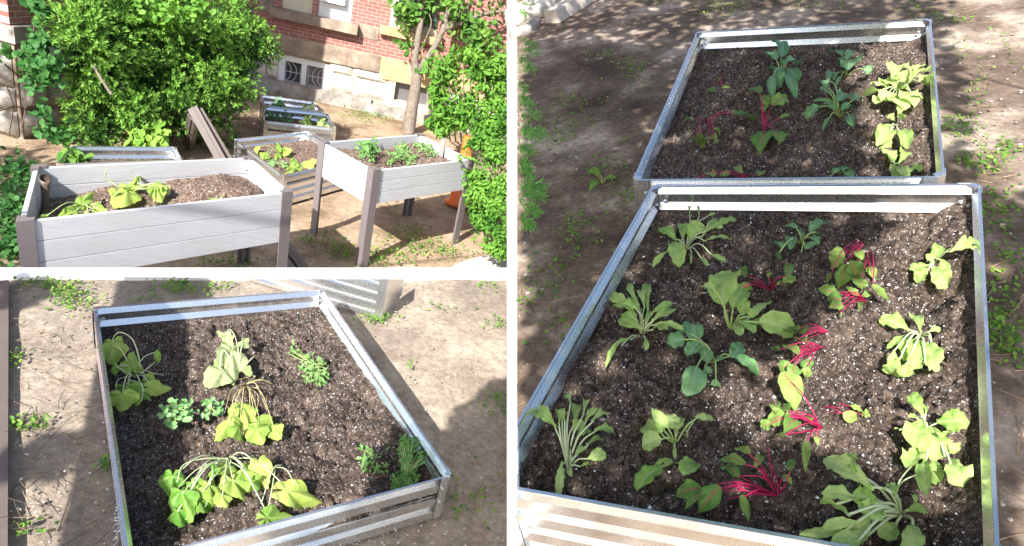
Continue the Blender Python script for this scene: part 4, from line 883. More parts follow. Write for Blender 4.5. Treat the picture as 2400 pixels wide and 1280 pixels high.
beet(4, (655, 420), [(520, 470, 415, 470, 70), (520, 480, 430, 580, 110), (525, 550, 480, 725, 115), (590, 470, 640, 515, 62, 'round', .9), (550, 530, 605, 645, 105), (600, 540, 640, 610, 60), (430, 610, 395, 680, 30)], 'beet bundle with bright red stems arching over its leaves nearest the far wall', hgt=.06, zs=ZN, stems=fan(4, (650, 412), ((500, 490), (510, 500), (540, 470), (520, 540), (575, 500), (600, 520))))
beet(4, (690, 465), [(690, 570, 720, 650, 62), (705, 690, 815, 805, 60), (600, 640, 612, 700, 66), (640, 650, 640, 720, 70), (720, 640, 750, 650, 34)], 'beet bundle with straight red stems hanging down just right of the arching one', hgt=.05, zs=ZN, stems=fan(4, (690, 462), ((640, 600), (700, 590), (660, 570), (625, 560), (715, 640))))
beet(4, (670, 800), [(470, 750, 340, 725, 95), (500, 800, 400, 790, 130), (510, 830, 420, 850, 80), (610, 770, 545, 700, 46), (640, 760, 705, 765, 50), (490, 880, 495, 915, 40), (640, 820, 650, 865, 36)], 'flattened beet bundle with magenta stems pointing right below the pair of bundles', hgt=.045, zs=ZN, stems=fan(4, (670, 795), ((470, 740), (500, 760), (480, 870), (520, 830), (540, 745), (500, 800), (560, 850))))
beet(4, (410, 1015), [(240, 1025, 140, 1020, 150), (210, 1000, 150, 980, 60), (200, 1060, 250, 1090, 60)], 'short beet bundle with one folded grey green leaf beside the big smooth leaf', hgt=.045, zs=ZN, stems=fan(4, (410, 1010), ((210, 1000), (230, 1050), (280, 990), (300, 1030), (250, 1070), (330, 1000))))
beet(4, (380, 1115), [(210, 1165, 70, 1105, 86), (80, 1140, 5, 1125, 60), (150, 1220, 85, 1280, 90), (255, 1200, 285, 1275, 84), (180, 1240, 150, 1330, 90), (270, 1250, 260, 1330, 70)], 'beet bundle with pink stems lying over yellow green leaves in the bed centre', hgt=.05, zs=ZN, stems=fan(4, (380, 1110), ((170, 1210), (110, 1135), (200, 1190), (190, 1250), (240, 1140), (260, 1180))))
beet(6, (372, 470), [(100, 90, 215, 345, 150, 'oval', .95), (150, 360, 65, 335, 96), (130, 400, -5, 425, 125), (180, 420, 85, 490, 110), (20, 440, -45, 480, 80), (115, 530, 50, 525, 62), (258, 560, 255, 770, 52, 'oval', .7), (290, 440, 245, 390, 70), (325, 530, 345, 595, 32, 'oval', .9), (60, 380, 60, 320, 70)], 'largest beet of the centre row with one long pale leaf above its tangled red stems', hgt=.065, zs=ZN, sr=.0016,
     stems=fan(6, (370, 475), ((140, 380), (230, 360), (100, 520), (190, 455), (220, 420), (280, 530), (300, 420), (250, 480), (260, 500), (320, 440))))
beet(6, (343, 338), [(510, 375, 605, 430, 84, 'oval', .95), (560, 325, 645, 370, 44), (640, 385, 700, 390, 80, 'oval', .95)], 'lone beet laid on its side with stems pointing left and leaves on the right', hgt=.035, zs=ZN, stems=fan(6, (343, 338), ((530, 322), (500, 375), (480, 360), (460, 390), (500, 340))))
lettuce(4, (1130, 540), [(1110, 560, 970, 595, 86), (1100, 580, 1005, 672, 84), (1120, 570, 1245, 695, 120), (1170, 510, 1240, 610, 52), (1100, 530, 1195, 430, 90), (1240, 470, 1412, 420, 100), (1330, 450, 1405, 365, 60), (1130, 550, 1075, 490, 70)], 'flat bright lettuce seedling in full sun near the right wall of the near bed', hgt=.04, zs=ZN)
lettuce(4, (1040, 1030), [(965, 1005, 770, 910, 125), (1040, 1005, 1030, 892, 86), (980, 1040, 805, 1110, 46), (1100, 1010, 1172, 985, 52), (1000, 1060, 920, 1190, 140), (1040, 1070, 1000, 1260, 130), (1080, 1085, 1155, 1230, 140), (860, 1130, 845, 1240, 56), (900, 1190, 840, 1310, 120), (1060, 1220, 1165, 1275, 76), (950, 1220, 930, 1320, 90), (1110, 1120, 1180, 1180, 60)], 'bright lettuce with broad flopped leaves between the beets and the right wall', hgt=.055, zs=ZN)
lettuce(6, (1085, 560), [(1060, 400, 975, 235, 86), (1075, 380, 1080, 310, 40), (1020, 405, 965, 398, 44), (1150, 430, 1365, 440, 140), (1060, 420, 960, 590, 140), (1120, 470, 1145, 690, 190), (1220, 580, 1290, 640, 86), (1050, 620, 975, 740, 130), (1080, 690, 1040, 915, 96), (1130, 690, 1135, 850, 96), (1200, 660, 1260, 740, 110), (1240, 720, 1345, 865, 165), (900, 488, 860, 478, 20), (1180, 560, 1230, 500, 80)], 'large bright lettuce with many overlapping leaves near the front right corner', hgt=.075, zs=ZN,
     stems=[[(865, 960, 0), (900, 830, .04), (1010, 700, .05)], [(875, 900, .01), (930, 830, .05), (1050, 780, .05)]])
lettuce(6, (910, 1060), [(720, 900, 395, 665, 165, 'spoon', .95), (600, 790, 530, 645, 100), (760, 1000, 580, 920, 160), (610, 960, 370, 905, 120), (470, 1000, 360, 960, 60), (560, 1080, 390, 970, 90), (630, 1120, 365, 1140, 76), (800, 1040, 640, 1060, 140), (560, 1170, 225, 1225, 66), (700, 1210, 440, 1260, 100), (880, 1130, 760, 1200, 120), (990, 1130, 965, 1330, 120), (870, 950, 845, 850, 66), (940, 1040, 1020, 985, 110), (700, 1080, 560, 1250, 120), (620, 1250, 480, 1330, 120), (800, 880, 770, 900, 40)], 'biggest pale lettuce of all sprawling along the front wall of the near bed', hgt=.085, zs=ZN, sr=.004)
lettuce(5, (385, 770), [(300, 470, 185, 330, 100), (320, 450, 320, 345, 46), (360, 430, 355, 330, 50), (400, 310, 405, 238, 56), (430, 450, 430, 305, 66), (480, 400, 535, 288, 46), (500, 430, 585, 335, 60), (540, 430, 682, 375, 66), (450, 530, 505, 460, 90), (420, 500, 480, 420, 86), (560, 490, 698, 500, 80), (510, 590, 622, 560, 54), (510, 690, 638, 640, 86), (440, 660, 510, 600, 66), (340, 700, 318, 940, 56), (355, 790, 335, 815, 44), (400, 770, 392, 800, 40), (460, 740, 540, 720, 36), (340, 420, 350, 380, 60)], 'tall pale lettuce with long stalks against the left front corner of the near bed', hgt=.10, zs=ZN)
radish(5, (1115, 575), [(1030, 500, 870, 480, 120), (1020, 550, 885, 590, 140, 'round', 1), (1065, 470, 948, 340, 76, 'oval', .7), (1120, 480, 1055, 375, 110, 'round', 1), (1130, 490, 1142, 400, 70), (1250, 400, 1390, 415, 56, 'oval', .9), (1110, 610, 1110, 680, 28), (1040, 490, 960, 440, 90)], 'yellow green radish seedling in a patch of sun near the front of the near bed', hgt=.055, zs=ZN, stems=[[(1195, 540, .01), (1200, 490, .05), (1260, 395, .05)]])
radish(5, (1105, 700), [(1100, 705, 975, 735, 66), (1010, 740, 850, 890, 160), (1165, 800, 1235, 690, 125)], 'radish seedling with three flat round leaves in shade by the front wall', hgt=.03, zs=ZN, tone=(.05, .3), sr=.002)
beet(6, (60, 930), [(-450, 890, -640, 920, 130), (-330, 870, -480, 1060, 140, 'oval', .25), (-200, 810, -300, 720, 100, 'oval', .2), (-150, 720, -340, 680, 80, 'oval', .4), (-120, 650, -240, 620, 80, 'oval', .9), (-180, 930, -120, 1110, 58, 'oval', .15), (-420, 920, -560, 1030, 100, 'oval', .2), (150, 770, 160, 690, 54, 'round', .1), (100, 800, 170, 855, 52, 'oval', .6), (-90, 740, -40, 660, 60)], 'largest beet in front with dark green leaves and thick crimson stems', hgt=.075, zs=ZN, sr=.0019,
     stems=fan(6, (70, 940), ((-350, 900), (-250, 870), (-200, 800), (-100, 730), (0, 600), (60, 690), (-280, 960), (150, 800), (-150, 830), (-60, 780), (20, 720), (-320, 880), (-120, 900))))
# far bed
beet(1, (1418, 550), [(1380, 590, 1335, 665, 56), (1425, 600, 1490, 595, 18), (1400, 560, 1430, 530, 24, 'oval', .1)], 'tiny beet seedling with a red heart at the left of the farther bed', hgt=.035, zs=ZF, sr=.002, stems=fan(1, (1420, 540), ((1380, 575), (1395, 560), (1410, 590))))
beet(1, (1325, 825), [(1510, 785, 1645, 810, 100, 'round', .35), (1230, 822, 1180, 825, 32), (1250, 930, 1295, 1000, 76), (1360, 950, 1305, 1000, 66), (1375, 925, 1400, 970, 48), (1380, 885, 1400, 915, 26)], 'spidery beet with thin pink stems spreading over the left of the farther bed', hgt=.04, zs=ZF, sr=.0017, stems=[[(1330, 820, .01), (1400, 770, .04), (1480, 750, .05), (1520, 775, .05)], [(1340, 840, .01), (1290, 890, .03), (1250, 940, .04)], [(1360, 830, .01), (1370, 890, .03), (1370, 940, .03)]])
beet(1, (1715, 880), [(1700, 630, 1632, 598, 62), (1715, 650, 1735, 730, 56), (1770, 720, 1900, 660, 100, 'oval', .6), (1830, 805, 1895, 780, 34), (1725, 900, 1670, 1045, 140, 'oval', .25), (1800, 900, 1830, 980, 100, 'oval', .2), (1720, 760, 1740, 720, 40)], 'tall beet with upright red stems in the middle of the farther bed', hgt=.055, zs=ZF, sr=.0017, stems=fan(1, (1715, 885), ((1700, 700), (1720, 700), (1745, 740), (1760, 800), (1735, 800), (1700, 780))))
kale(2, (95, 500), [(90, 390, 88, 275, 98), (60, 410, 10, 385, 66), (130, 415, 195, 430, 76), (140, 470, 195, 545, 76), (75, 460, 70, 585, 66), (30, 520, 5, 650, 54), (105, 490, 145, 640, 62), (110, 440, 120, 400, 60), (40, 470, 10, 470, 50)], 'tallest kale seedling near the far wall of the farther bed', hgt=.09, zs=ZF)
kale(2, (490, 795), [(408, 560, 412, 478, 42), (400, 600, 362, 558, 50), (430, 640, 325, 620, 28), (440, 690, 300, 685, 30), (340, 720, 268, 810, 80), (430, 710, 365, 730, 46), (470, 690, 545, 640, 88), (565, 690, 645, 670, 56), (500, 750, 580, 715, 54), (560, 790, 585, 850, 54), (420, 800, 382, 885, 34), (400, 720, 470, 740, 40)], 'leggy kale seedling with narrow leaves off a pale stem in the farther bed', hgt=.065, zs=ZF, stems=[[(490, 800, 0), (450, 690, .05), (405, 560, .07)]])
kale(2, (540, 510), [(510, 380, 432, 345, 66), (540, 410, 588, 348, 56), (545, 480, 595, 415, 125), (650, 470, 705, 490, 60), (510, 495, 435, 545, 44), (500, 525, 455, 582, 24), (500, 415, 465, 425, 42)], 'kale seedling with round grey green leaves near the far wall beside the lettuce', hgt=.06, zs=ZF, tone=(.6, 1))
lettuce(2, (890, 640), [(850, 540, 925, 445, 130), (970, 540, 1085, 480, 130), (1000, 490, 1035, 445, 70), (820, 600, 725, 570, 120), (880, 620, 875, 530, 120), (960, 610, 995, 530, 100), (760, 650, 680, 655, 56), (810, 650, 745, 705, 96), (860, 660, 905, 735, 130), (980, 650, 1050, 660, 66), (920, 630, 950, 700, 110), (1050, 540, 1100, 575, 66), (870, 600, 820, 530, 110), (930, 560, 960, 480, 110), (1030, 560, 1090, 520, 80), (850, 640, 790, 680, 100)], 'frilly lime lettuce in full sun at the right of the farther bed', hgt=.075, zs=ZF, tone=(.7, 1))
lettuce(2, (875, 870), [(895, 770, 925, 815, 50), (865, 830, 818, 785, 66), (845, 890, 725, 965, 110), (820, 930, 795, 1012, 76), (890, 900, 970, 995, 78), (885, 800, 905, 735, 56), (850, 850, 780, 900, 70)], 'thin lettuce just below the frilly lime one in the farther bed', hgt=.045, zs=ZF)
lettuce(2, (870, 1140), [(850, 1110, 815, 1010, 110), (890, 1120, 945, 1040, 76), (865, 1140, 850, 1215, 110), (930, 1170, 1055, 1155, 80), (900, 1150, 920, 1210, 70)], 'pale lettuce at the near right end of the farther bed', hgt=.045, zs=ZF)
kale(2, (500, 1180), [(520, 1185, 592, 1205, 70), (470, 1180, 450, 1145, 62), (500, 1165, 565, 1145, 54), (430, 1200, 390, 1215, 34)], 'small kale tucked against the near wall of the farther bed', hgt=.035, zs=ZF)
beet(1, (1620, 1225), [(1375, 1205, 1325, 1170, 62), (1480, 1190, 1405, 1195, 62), (1570, 1180, 1535, 1150, 54), (1680, 1200, 1712, 1170, 56), (1240, 1225, 1210, 1232, 16)], 'beet partly hidden behind the far wall of the near bed', hgt=.035, zs=ZF, stems=fan(1, (1610, 1215), ((1480, 1190), (1560, 1190), (1680, 1200), (1570, 1215))))
plant(B, 1, (620, 1250), [(600, 1180, 510, 1170, 60), (640, 1210, 720, 1220, 45), (600, 1240, 520, 1290, 60), (580, 1200, 560, 1160, 40)], 'shaded weed with smooth green leaves beside the left corner of the near bed', 'weed', WEED, STEM, kind='oval', zs=.0, hgt=.06, name='broad_leaf_weed')

# terrace bed
def squash(frame, root, lv, label, **k): return plant(T, frame, root, lv, label, 'squash', k.pop('mat', SQUA), k.pop('stem', STEMP), kind='lobed', zs=.105, name='squash_plant', group='squash plants in the terrace bed', ruf=.5, cup=.3, **k)
squash('b1', (1270, 960), [(1060, 650, 1050, 850, 240, 'lobed', .9), (1245, 890, 1240, 740, 190, 'lobed', .6), (1140, 1140, 1150, 1300, 290, 'lobed', .8), (1180, 1060, 1310, 1225, 230, 'lobed', .25), (1400, 1070, 1610, 1085, 150, 'lobed', .95), (1330, 1090, 1420, 1200, 150, 'lobed', .4), (1370, 960, 1430, 1010, 100, 'lobed', .5), (1470, 720, 1480, 850, 60, 'oval', .3), (1090, 870, 1080, 960, 70, 'lobed', .3)],
       'large wilting squash with a pale hanging leaf at the left wall of the terrace bed', hgt=.065, tilt=.8, sr=.0022, stems=[[(1320, 930, .01), (1300, 780, .08), (1240, 620, .11), (1130, 555, .12), (1065, 600, .10), (1060, 660, .08)], [(1270, 980, .01), (1130, 900, .05), (1080, 860, .06)], [(1300, 960, .01), (1400, 880, .05), (1460, 830, .05)], [(1280, 960, .01), (1110, 1000, .05), (1085, 1140, .06)], [(1200, 1000, .02), (1330, 1050, .06), (1330, 1200, .05)], [(1340, 910, .02), (1450, 940, .03), (1540, 960, .02)]])
squash('b1', (2240, 900), [(2170, 720, 2190, 1010, 270, 'lobed', .9), (2090, 920, 1960, 1050, 250, 'lobed', .85), (2090, 560, 2030, 540, 60, 'lobed', .4), (2110, 560, 2190, 730, 100, 'wavy', .5), (2270, 640, 2330, 690, 110, 'lobed', .6), (2040, 840, 2000, 900, 100, 'lobed', .1), (2290, 880, 2350, 930, 80, 'lobed', .1)],
       'squash with big pale drooping leaves at the far side of the terrace bed', mat=SQUP, hgt=.07, tilt=.8, sr=.0021, stems=[[(2260, 930, .01), (2220, 650, .1), (2160, 530, .11), (2110, 570, .10)], [(2240, 920, .01), (2090, 720, .09), (2060, 940, .04)], [(2250, 910, .01), (2380, 780, .06), (2270, 900, .03)], [(2200, 880, .02), (2390, 970, .03)]])
squash('p', (577, 905), [(565, 945, 590, 1000, 50, 'lobed', .9), (540, 985, 505, 1035, 48, 'lobed', .85), (605, 990, 660, 1012, 50, 'lobed', .6), (585, 960, 600, 985, 30, 'lobed', .2), (550, 960, 535, 985, 26, 'lobed', .7), (600, 1005, 615, 1042, 52, 'lobed', .6), (560, 1000, 570, 1035, 50, 'lobed', .4), (640, 1000, 655, 1025, 40, 'lobed', .7)],
       'squash with straw coloured collapsed stems at the centre of the terrace bed', hgt=.05, tilt=.8, stem=STEMS, sr=.0016, stems=[[(577, 900, .02), (545, 910, .05), (528, 960, .04)], [(577, 900, .02), (600, 900, .06), (625, 960, .03)], [(575, 905, .02), (560, 925, .05), (535, 985, .04)], [(580, 905, .02), (605, 930, .05), (595, 990, .04)], [(577, 905, .02), (548, 930, .05), (545, 1000, .04)], [(577, 900, .02), (610, 890, .03), (640, 900, .02)], [(577, 900, .02), (600, 880, .03), (560, 890, .02)]])
squash('p', (530, 1075), [(425, 1150, 445, 1215, 62, 'lobed', .15), (405, 1115, 398, 1165, 55, 'lobed', .1), (450, 1130, 470, 1150, 36, 'lobed', .3), (500, 1100, 480, 1120, 30, 'lobed', .2), (415, 1195, 425, 1235, 45, 'lobed', .05), (520, 1160, 530, 1190, 40, 'lobed', .9), (465, 1170, 480, 1205, 60, 'lobed', .2), (490, 1135, 500, 1185, 55, 'lobed', .8), (545, 1125, 572, 1175, 66, 'lobed', .8), (605, 1085, 622, 1145, 52, 'lobed', 1), (570, 1100, 600, 1120, 60, 'lobed', .5), (670, 1150, 760, 1175, 62, 'lobed', .95), (625, 1215, 685, 1212, 60, 'lobed', .4), (590, 1130, 610, 1150, 40, 'lobed', .3), (540, 1090, 520, 1110, 40, 'lobed', .7)],
       'yellowing squash with a fan of long bent stems at the front of the terrace bed', hgt=.06, tilt=.8, sr=.0021, stems=[[(540, 1075, .02), (480, 1075, .06), (430, 1090, .07), (415, 1130, .06)], [(540, 1080, .02), (470, 1095, .06), (410, 1150, .05)], [(545, 1075, .02), (490, 1090, .07), (440, 1160, .05)], [(540, 1080, .02), (500, 1120, .06), (455, 1180, .04)], [(640, 1095, .02), (670, 1100, .07), (690, 1135, .07)], [(645, 1100, .02), (635, 1160, .06), (622, 1215, .04)], [(660, 1090, .03), (640, 1100, .05), (612, 1180, .04)], [(545, 1070, .02), (560, 1080, .06), (580, 1100, .06)], [(490, 1140, .03), (480, 1190, .04), (430, 1220, .03)]])
def clump(plot, name, cat, centers, label, mat, size, wdt, n, zs, top, stem=STEM, group=None, kind='leaf', tone=.5, spread=.6):
    c = centers[0]; R0 = plot.P(c[0], c[1], zs); t = thing(name, plot, R0, label, cat, group); P = []; st = MB()
    for (x, y, r, h) in centers:
        b_ = plot.P(x, y, zs); k = max(3, int(n * r * r / sum(q[2] ** 2 for q in centers)))
        for _ in range(k):
            a = random.random() * 6.28; rr = r * math.sqrt(random.random()); z = zs + max(.008, h * top * random.random() * (1.1 - rr / r * .5)); P.append(plot.P(x + rr * math.cos(a), y + rr * math.sin(a) * .85, z))
        for p in P[-k::3]: st.tube(curve([R0, (R0 + p) / 2 + (0, 0, .01), p], 3), .0018 if zs < .5 else .004, .001, 4)
    P = np.array(P); N = np.tile(nrm(np.array([0, -.5, .9])), (len(P), 1)); fo = MB(); scatter_leaves(fo, P, N, size, wdt, tone, spread); fo.build('foliage', mat, t); st.build('stem', stem, t); return t
clump(T, 'pea_plant', 'pea', [(415, 960, 38, 1), (400, 985, 20, .6)], 'pea seedling with small round grey green leaves beside the left squash', PEA, .022, .020, 75, .105, .07)
clump(T, 'pea_plant', 'pea', [(493, 957, 27, 1)], 'smaller pea seedling just right of the round leaved one', PEA, .020, .017, 45, .105, .05)
clump(T, 'tomato_seedling', 'tomato', [(735, 868, 36, 1), (720, 845, 22, .7), (748, 885, 22, .6), (685, 820, 16, .6)], 'lone wilted tomato seedling with fine leaves near the right wall of the terrace bed', TOMA, .022, .010, 150, .105, .05, tone=.85)
clump(T, 'tomato_seedling', 'tomato', [(880, 1082, 32, .5), (905, 1062, 14, .6), (855, 1055, 10, .5)], 'low bright tomato seedling near the front right of the terrace bed', TOMA, .024, .012, 90, .105, .04, tone=.7)
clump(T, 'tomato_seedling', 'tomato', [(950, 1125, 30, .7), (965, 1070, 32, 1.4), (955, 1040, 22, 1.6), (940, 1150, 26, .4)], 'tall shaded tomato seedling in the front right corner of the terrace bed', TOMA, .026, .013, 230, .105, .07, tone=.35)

# lower garden plants
def cuke(root, lv, label, stems=()): return plant(G, 't3', root, lv, label, 'cucumber', SQUA, STEM, kind='lobed', zs=H - .13, name='cucumber_plant', group='cucumbers in the near planter', hgt=.08, tilt=1.2, tone=(.45, .85), sr=.004, ruf=.4, cup=.25, stems=stems)
cuke((800, 690), [(740, 640, 845, 515, 120), (740, 650, 605, 690, 150), (700, 720, 520, 780, 130), (870, 700, 975, 710, 100), (430, 760, 350, 785, 60), (880, 660, 905, 635, 50), (800, 740, 760, 750, 60)], 'cucumber with bright folded leaves at the left of the near planter', stems=[[(760, 650, .06), (830, 690, .06), (870, 700, .05)]])
cuke((1200, 560), [(1160, 490, 1235, 430, 140), (1160, 520, 1110, 680, 230), (1410, 480, 1450, 610, 160), (1400, 500, 1440, 410, 90), (1240, 420, 1290, 370, 40), (1020, 520, 1010, 580, 60), (1480, 490, 1520, 480, 50)], 'cucumber with broad leaves and a curling tendril in the middle of the near planter', stems=[[(1200, 500, .08), (1090, 500, .10), (1020, 460, .12), (965, 425, .14), (955, 370, .18), (985, 320, .22)], [(1220, 510, .07), (1320, 515, .08), (1400, 490, .09)], [(1250, 460, .1), (1320, 495, .09)], [(1470, 500, .07), (1540, 490, .08), (1520, 550, .05)]])
cuke((2080, 600), [(2110, 540, 2230, 570, 85), (2010, 610, 1895, 600, 40), (2100, 600, 2010, 600, 40)], 'small cucumber at the right end of the near planter')
clump(G, 'tomato_plant', 'tomato', [(868, 345, 22, 2.3), (865, 358, 20, 1.2), (852, 345, 14, 1.5), (862, 378, 8, .3)], 'tallest feathery tomato plant at the left of the far grey planter', TOMA, .05, .022, 170, H - .10, .08, tone=.5)
clump(G, 'tomato_plant', 'tomato', [(940, 350, 20, 1.6), (965, 368, 18, .8), (920, 373, 14, .6)], 'bushy tomato plant in the middle of the far grey planter', TOMA, .05, .022, 120, H - .10, .08, tone=.6)
clump(G, 'tomato_plant', 'tomato', [(998, 345, 16, 1.8), (1018, 352, 14, 1), (1005, 365, 10, .5), (978, 340, 10, 1)], 'thin tomato plant at the right end of the far grey planter', TOMA, .05, .022, 80, H - .10, .08, tone=.75)
def mini(fr, root, lv, label, zs, cat='squash', mat=SQUA, hgt=.06, kind='lobed'): return plant(G, fr, root, lv, label, cat, mat, STEM, kind=kind, zs=zs, hgt=hgt, name=cat + '_plant', tilt=1.0, ruf=.4, sr=.003)
mini('t4', (270, 200), [(270, 140, 235, 85, 70), (290, 150, 330, 215, 110, 'lobed', .9), (240, 190, 220, 230, 60), (120, 190, 90, 245, 80, 'lobed', .6), (50, 130, 40, 170, 50), (140, 210, 150, 240, 60)], 'squash with pale leaves in the rear half of the middle metal bed', .21)
mini('t4', (440, 300), [(400, 250, 385, 300, 80), (520, 260, 530, 330, 130, 'lobed', 1), (440, 290, 400, 350, 100, 'lobed', .7), (340, 320, 320, 350, 60), (460, 330, 440, 360, 60), (380, 340, 290, 370, 60)], 'yellow green squash in the front half of the middle metal bed', .21)
clump(G, 'pea_plant', 'pea', [(640, 380, 12, .5), (662, 385, 9, .4)], 'small grey green pea seedling in the middle metal bed', PEA, .04, .03, 40, .21, .06)
for (x, y, r, lb, mt, tn) in ((635, 268, 16, 'dark leafy seedling at the left of the second metal bed', KALE, .2), (672, 272, 18, 'dark leafy seedling in the middle of the second metal bed', KALE, .2), (716, 286, 9, 'pale lettuce seedling in the second metal bed', LETT, .6), (756, 292, 8, 'bright lettuce seedling at the right end of the second metal bed', LETT, .8), (655, 243, 8, 'dark seedling in the bed closest to the building', KALE, .3), (725, 256, 11, 'bright lettuce in the bed closest to the building', LETT, .9)):
    clump(G, 'seedling', 'seedling', [(x, y, r, 1.2)], lb, mt, .075, .05, 26, .21, .07, tone=tn)
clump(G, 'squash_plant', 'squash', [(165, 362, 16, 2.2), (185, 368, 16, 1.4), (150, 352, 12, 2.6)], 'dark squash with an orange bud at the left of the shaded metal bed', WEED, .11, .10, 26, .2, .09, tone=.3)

# yew twigs reaching in at the left of the bank
ty = thing('yew_branch', B, B.P(1216, 200, .3), 'bright green yew branch tips reaching in along the left edge of the bank', 'shrub')
mb = MB(); P = []; AX = []
for (x, y, dx, dy) in ((1222, 5, 25, 6), (1220, 20, 12, 12), (1222, 95, 30, 10), (1224, 115, 36, 8), (1220, 130, 20, 20), (1222, 150, 25, 12), (1220, 250, 24, -8), (1222, 275, 35, -5), (1225, 300, 34, 8), (1235, 320, 38, -3), (1222, 340, 20, 14), (1220, 370, 18, 16), (1222, 390, 16, 12), (1228, 425, 38, 8), (1222, 440, 40, 0), (1222, 455, 42, 6), (1224, 480, 30, 14), (1220, 510, 18, 14), (1218, 225, 10, 8), (1218, 200, 10, 4)):
    a = B.P(x - 4, y, .28); b = B.P(x + dx, y + dy, .25); 
    for q in np.linspace(0, 1, 7):
        for _ in range(9): P.append(a + (b - a) * q + rng.normal(0, .003, 3)); AX.append(nrm(nrm(b - a) * .8 + rng.normal(0, .6, 3)))
P = np.array(P); AX = np.array(AX); L = .045; sdv = np.cross(AX, nrm(np.array([0, -.5, 1]))); sdv /= np.linalg.norm(sdv, axis=1)[:, None]
V = np.stack([P - sdv * .0015, P + AX * L * .6 - sdv * .0028, P + AX * L, P + AX * L * .6 + sdv * .0028], 1).reshape(-1, 3); x, y = B.px(V.reshape(-1, 4, 3)); ok = (x.min(1) > 1213)
V = V.reshape(-1, 4, 3)[ok].reshape(-1, 3); a = np.zeros((len(V), 2)); a[:, 0] = np.repeat(rng.random(len(V) // 4), 4)
mb.add(V, [(4 * i, 4 * i + 1, 4 * i + 2, 4 * i + 3) for i in range(len(V) // 4)], a); mb.build('foliage', YEWN, ty)
# stones and pale block, top left of the bank
def rock(plot, name, c, r, mat, label, cat, sq=(1, 1, .5), yaw=0, clipx=1214):
    mb = MB(); nu, nv = 16, 10; th = np.linspace(0, 2 * math.pi, nu); ph = np.linspace(-math.pi / 2, math.pi / 2, nv); TH, PH = np.meshgrid(th, ph, indexing='ij')
    D = np.stack([np.cos(TH) * np.cos(PH), np.sin(TH) * np.cos(PH), np.sin(PH)], -1); D = np.sign(D) * np.abs(D) ** .6
    h_ = 1 + .35 * (vnoise(D[..., 0] * 1.7 + c[0] * 7, D[..., 1] * 1.7 + D[..., 2]) - .5); h_[-1] = h_[0]
    D = D * h_[..., None] * r * np.array(sq); cs, sn = math.cos(yaw), math.sin(yaw); D = D @ np.array([[cs, sn, 0], [-sn, cs, 0], [0, 0, 1]])
    mb.grid(D + np.asarray(c)); return tag(mb.build(name, mat, plot=plot, base=c, smooth=True), label, cat)
rock(B, 'stone_block', B.P(1243, 30, .03), .30, LIME, 'tan rough stone at the very top left of the bank', 'stone', (.5, 1.1, .35), -.75)
rock(B, 'stone_block', B.P(1232, 70, .02), .16, LIMEG, 'narrow tan stone lying below the rough stone on the bank', 'stone', (.4, 1.3, .3), -.8)
a_, b_ = B.P(1292, 38, .06), B.P(1352, 2, .06); d = nrm(b_ - a_); s_ = np.cross((0, 0, 1), d); mb = MB()
f = lambda P_, r_: [P_ - s_ * r_ - (0, 0, .06), P_ + s_ * r_ - (0, 0, .06), P_ + s_ * r_ * .9 + (0, 0, .05), P_ - s_ * r_ * .9 + (0, 0, .05)]
mb.hexa(f(a_, .075), f(b_ + d * .6, .075)); tag(mb.build('stone_kerb', CONC, plot=B, base=a_), 'pale dressed stone block with a dark end beside the rough stones', 'stone')
# metal strip standing in for the skewed front left corner post
p0_, p1_ = B.P(1216, 1203, .14), B.P(1306, 1268, .02); d = nrm(p1_ - p0_); s_ = nrm(np.cross(d, (0, -.6, .8))); u_ = np.cross(d, s_); mb = MB()
f = lambda P_: [P_ - s_ * .014, P_ + s_ * .014, P_ + s_ * .014 + u_ * .004, P_ - s_ * .014 + u_ * .004]
mb.hexa(f(p0_), f(p1_)); tag(mb.build('corner_post_strip', GALV, plot=B, base=p0_), 'thin flat metal strip standing in for the front left corner post of the near bed', 'metal strip')

# ------------------------------------------------------------------ weeds, litter and pebbles on the ground (nobody could count them)
def weeds(plot, name, patches, L, Wd, clip, mat=WEED, grass=.25):
    P = []
    for (x, y, rx, ry, n) in patches:
        for _ in range(n):
            q = plot.P(random.gauss(x, rx * .5), random.gauss(y, ry * .5)); X, Y = plot.px(q)
            if clip[0] < X < clip[1] and clip[2] < Y < clip[3]: q[2] = random.uniform(.002, L * .9); P.append(q)
    P = np.array(P); mb = MB(); kk = int(len(P) * (1 - grass)); idx = rng.permutation(len(P)); A_, B_ = P[idx[:kk]], P[idx[kk:]]
    scatter_leaves(mb, A_, np.tile([0, -.1, .9], (len(A_), 1)), L, Wd, rng.random(len(A_)) * .9, .5)
    D = rng.normal(0, .5, (len(B_), 3)); D[:, 2] = np.abs(D[:, 2]) + .5; D /= np.linalg.norm(D, axis=1)[:, None]; S_ = np.cross(D, rng.normal(0, 1, D.shape)); S_ /= np.linalg.norm(S_, axis=1)[:, None]; l = L * 2.2 * rng.uniform(.5, 1.3, len(B_))[:, None]
    B0 = B_ * (1, 1, 0); V = np.stack([B0 - S_ * L * .06, B0 + S_ * L * .06, B0 + D * l], 1).reshape(-1, 3); a = np.zeros((len(V), 2)); a[:, 0] = np.repeat(rng.random(len(B_)), 3); mb.add(V, [(3 * i, 3 * i + 1, 3 * i + 2) for i in range(len(B_))], a)
    return tag(mb.build(name, mat, plot=plot), kind='stuff')
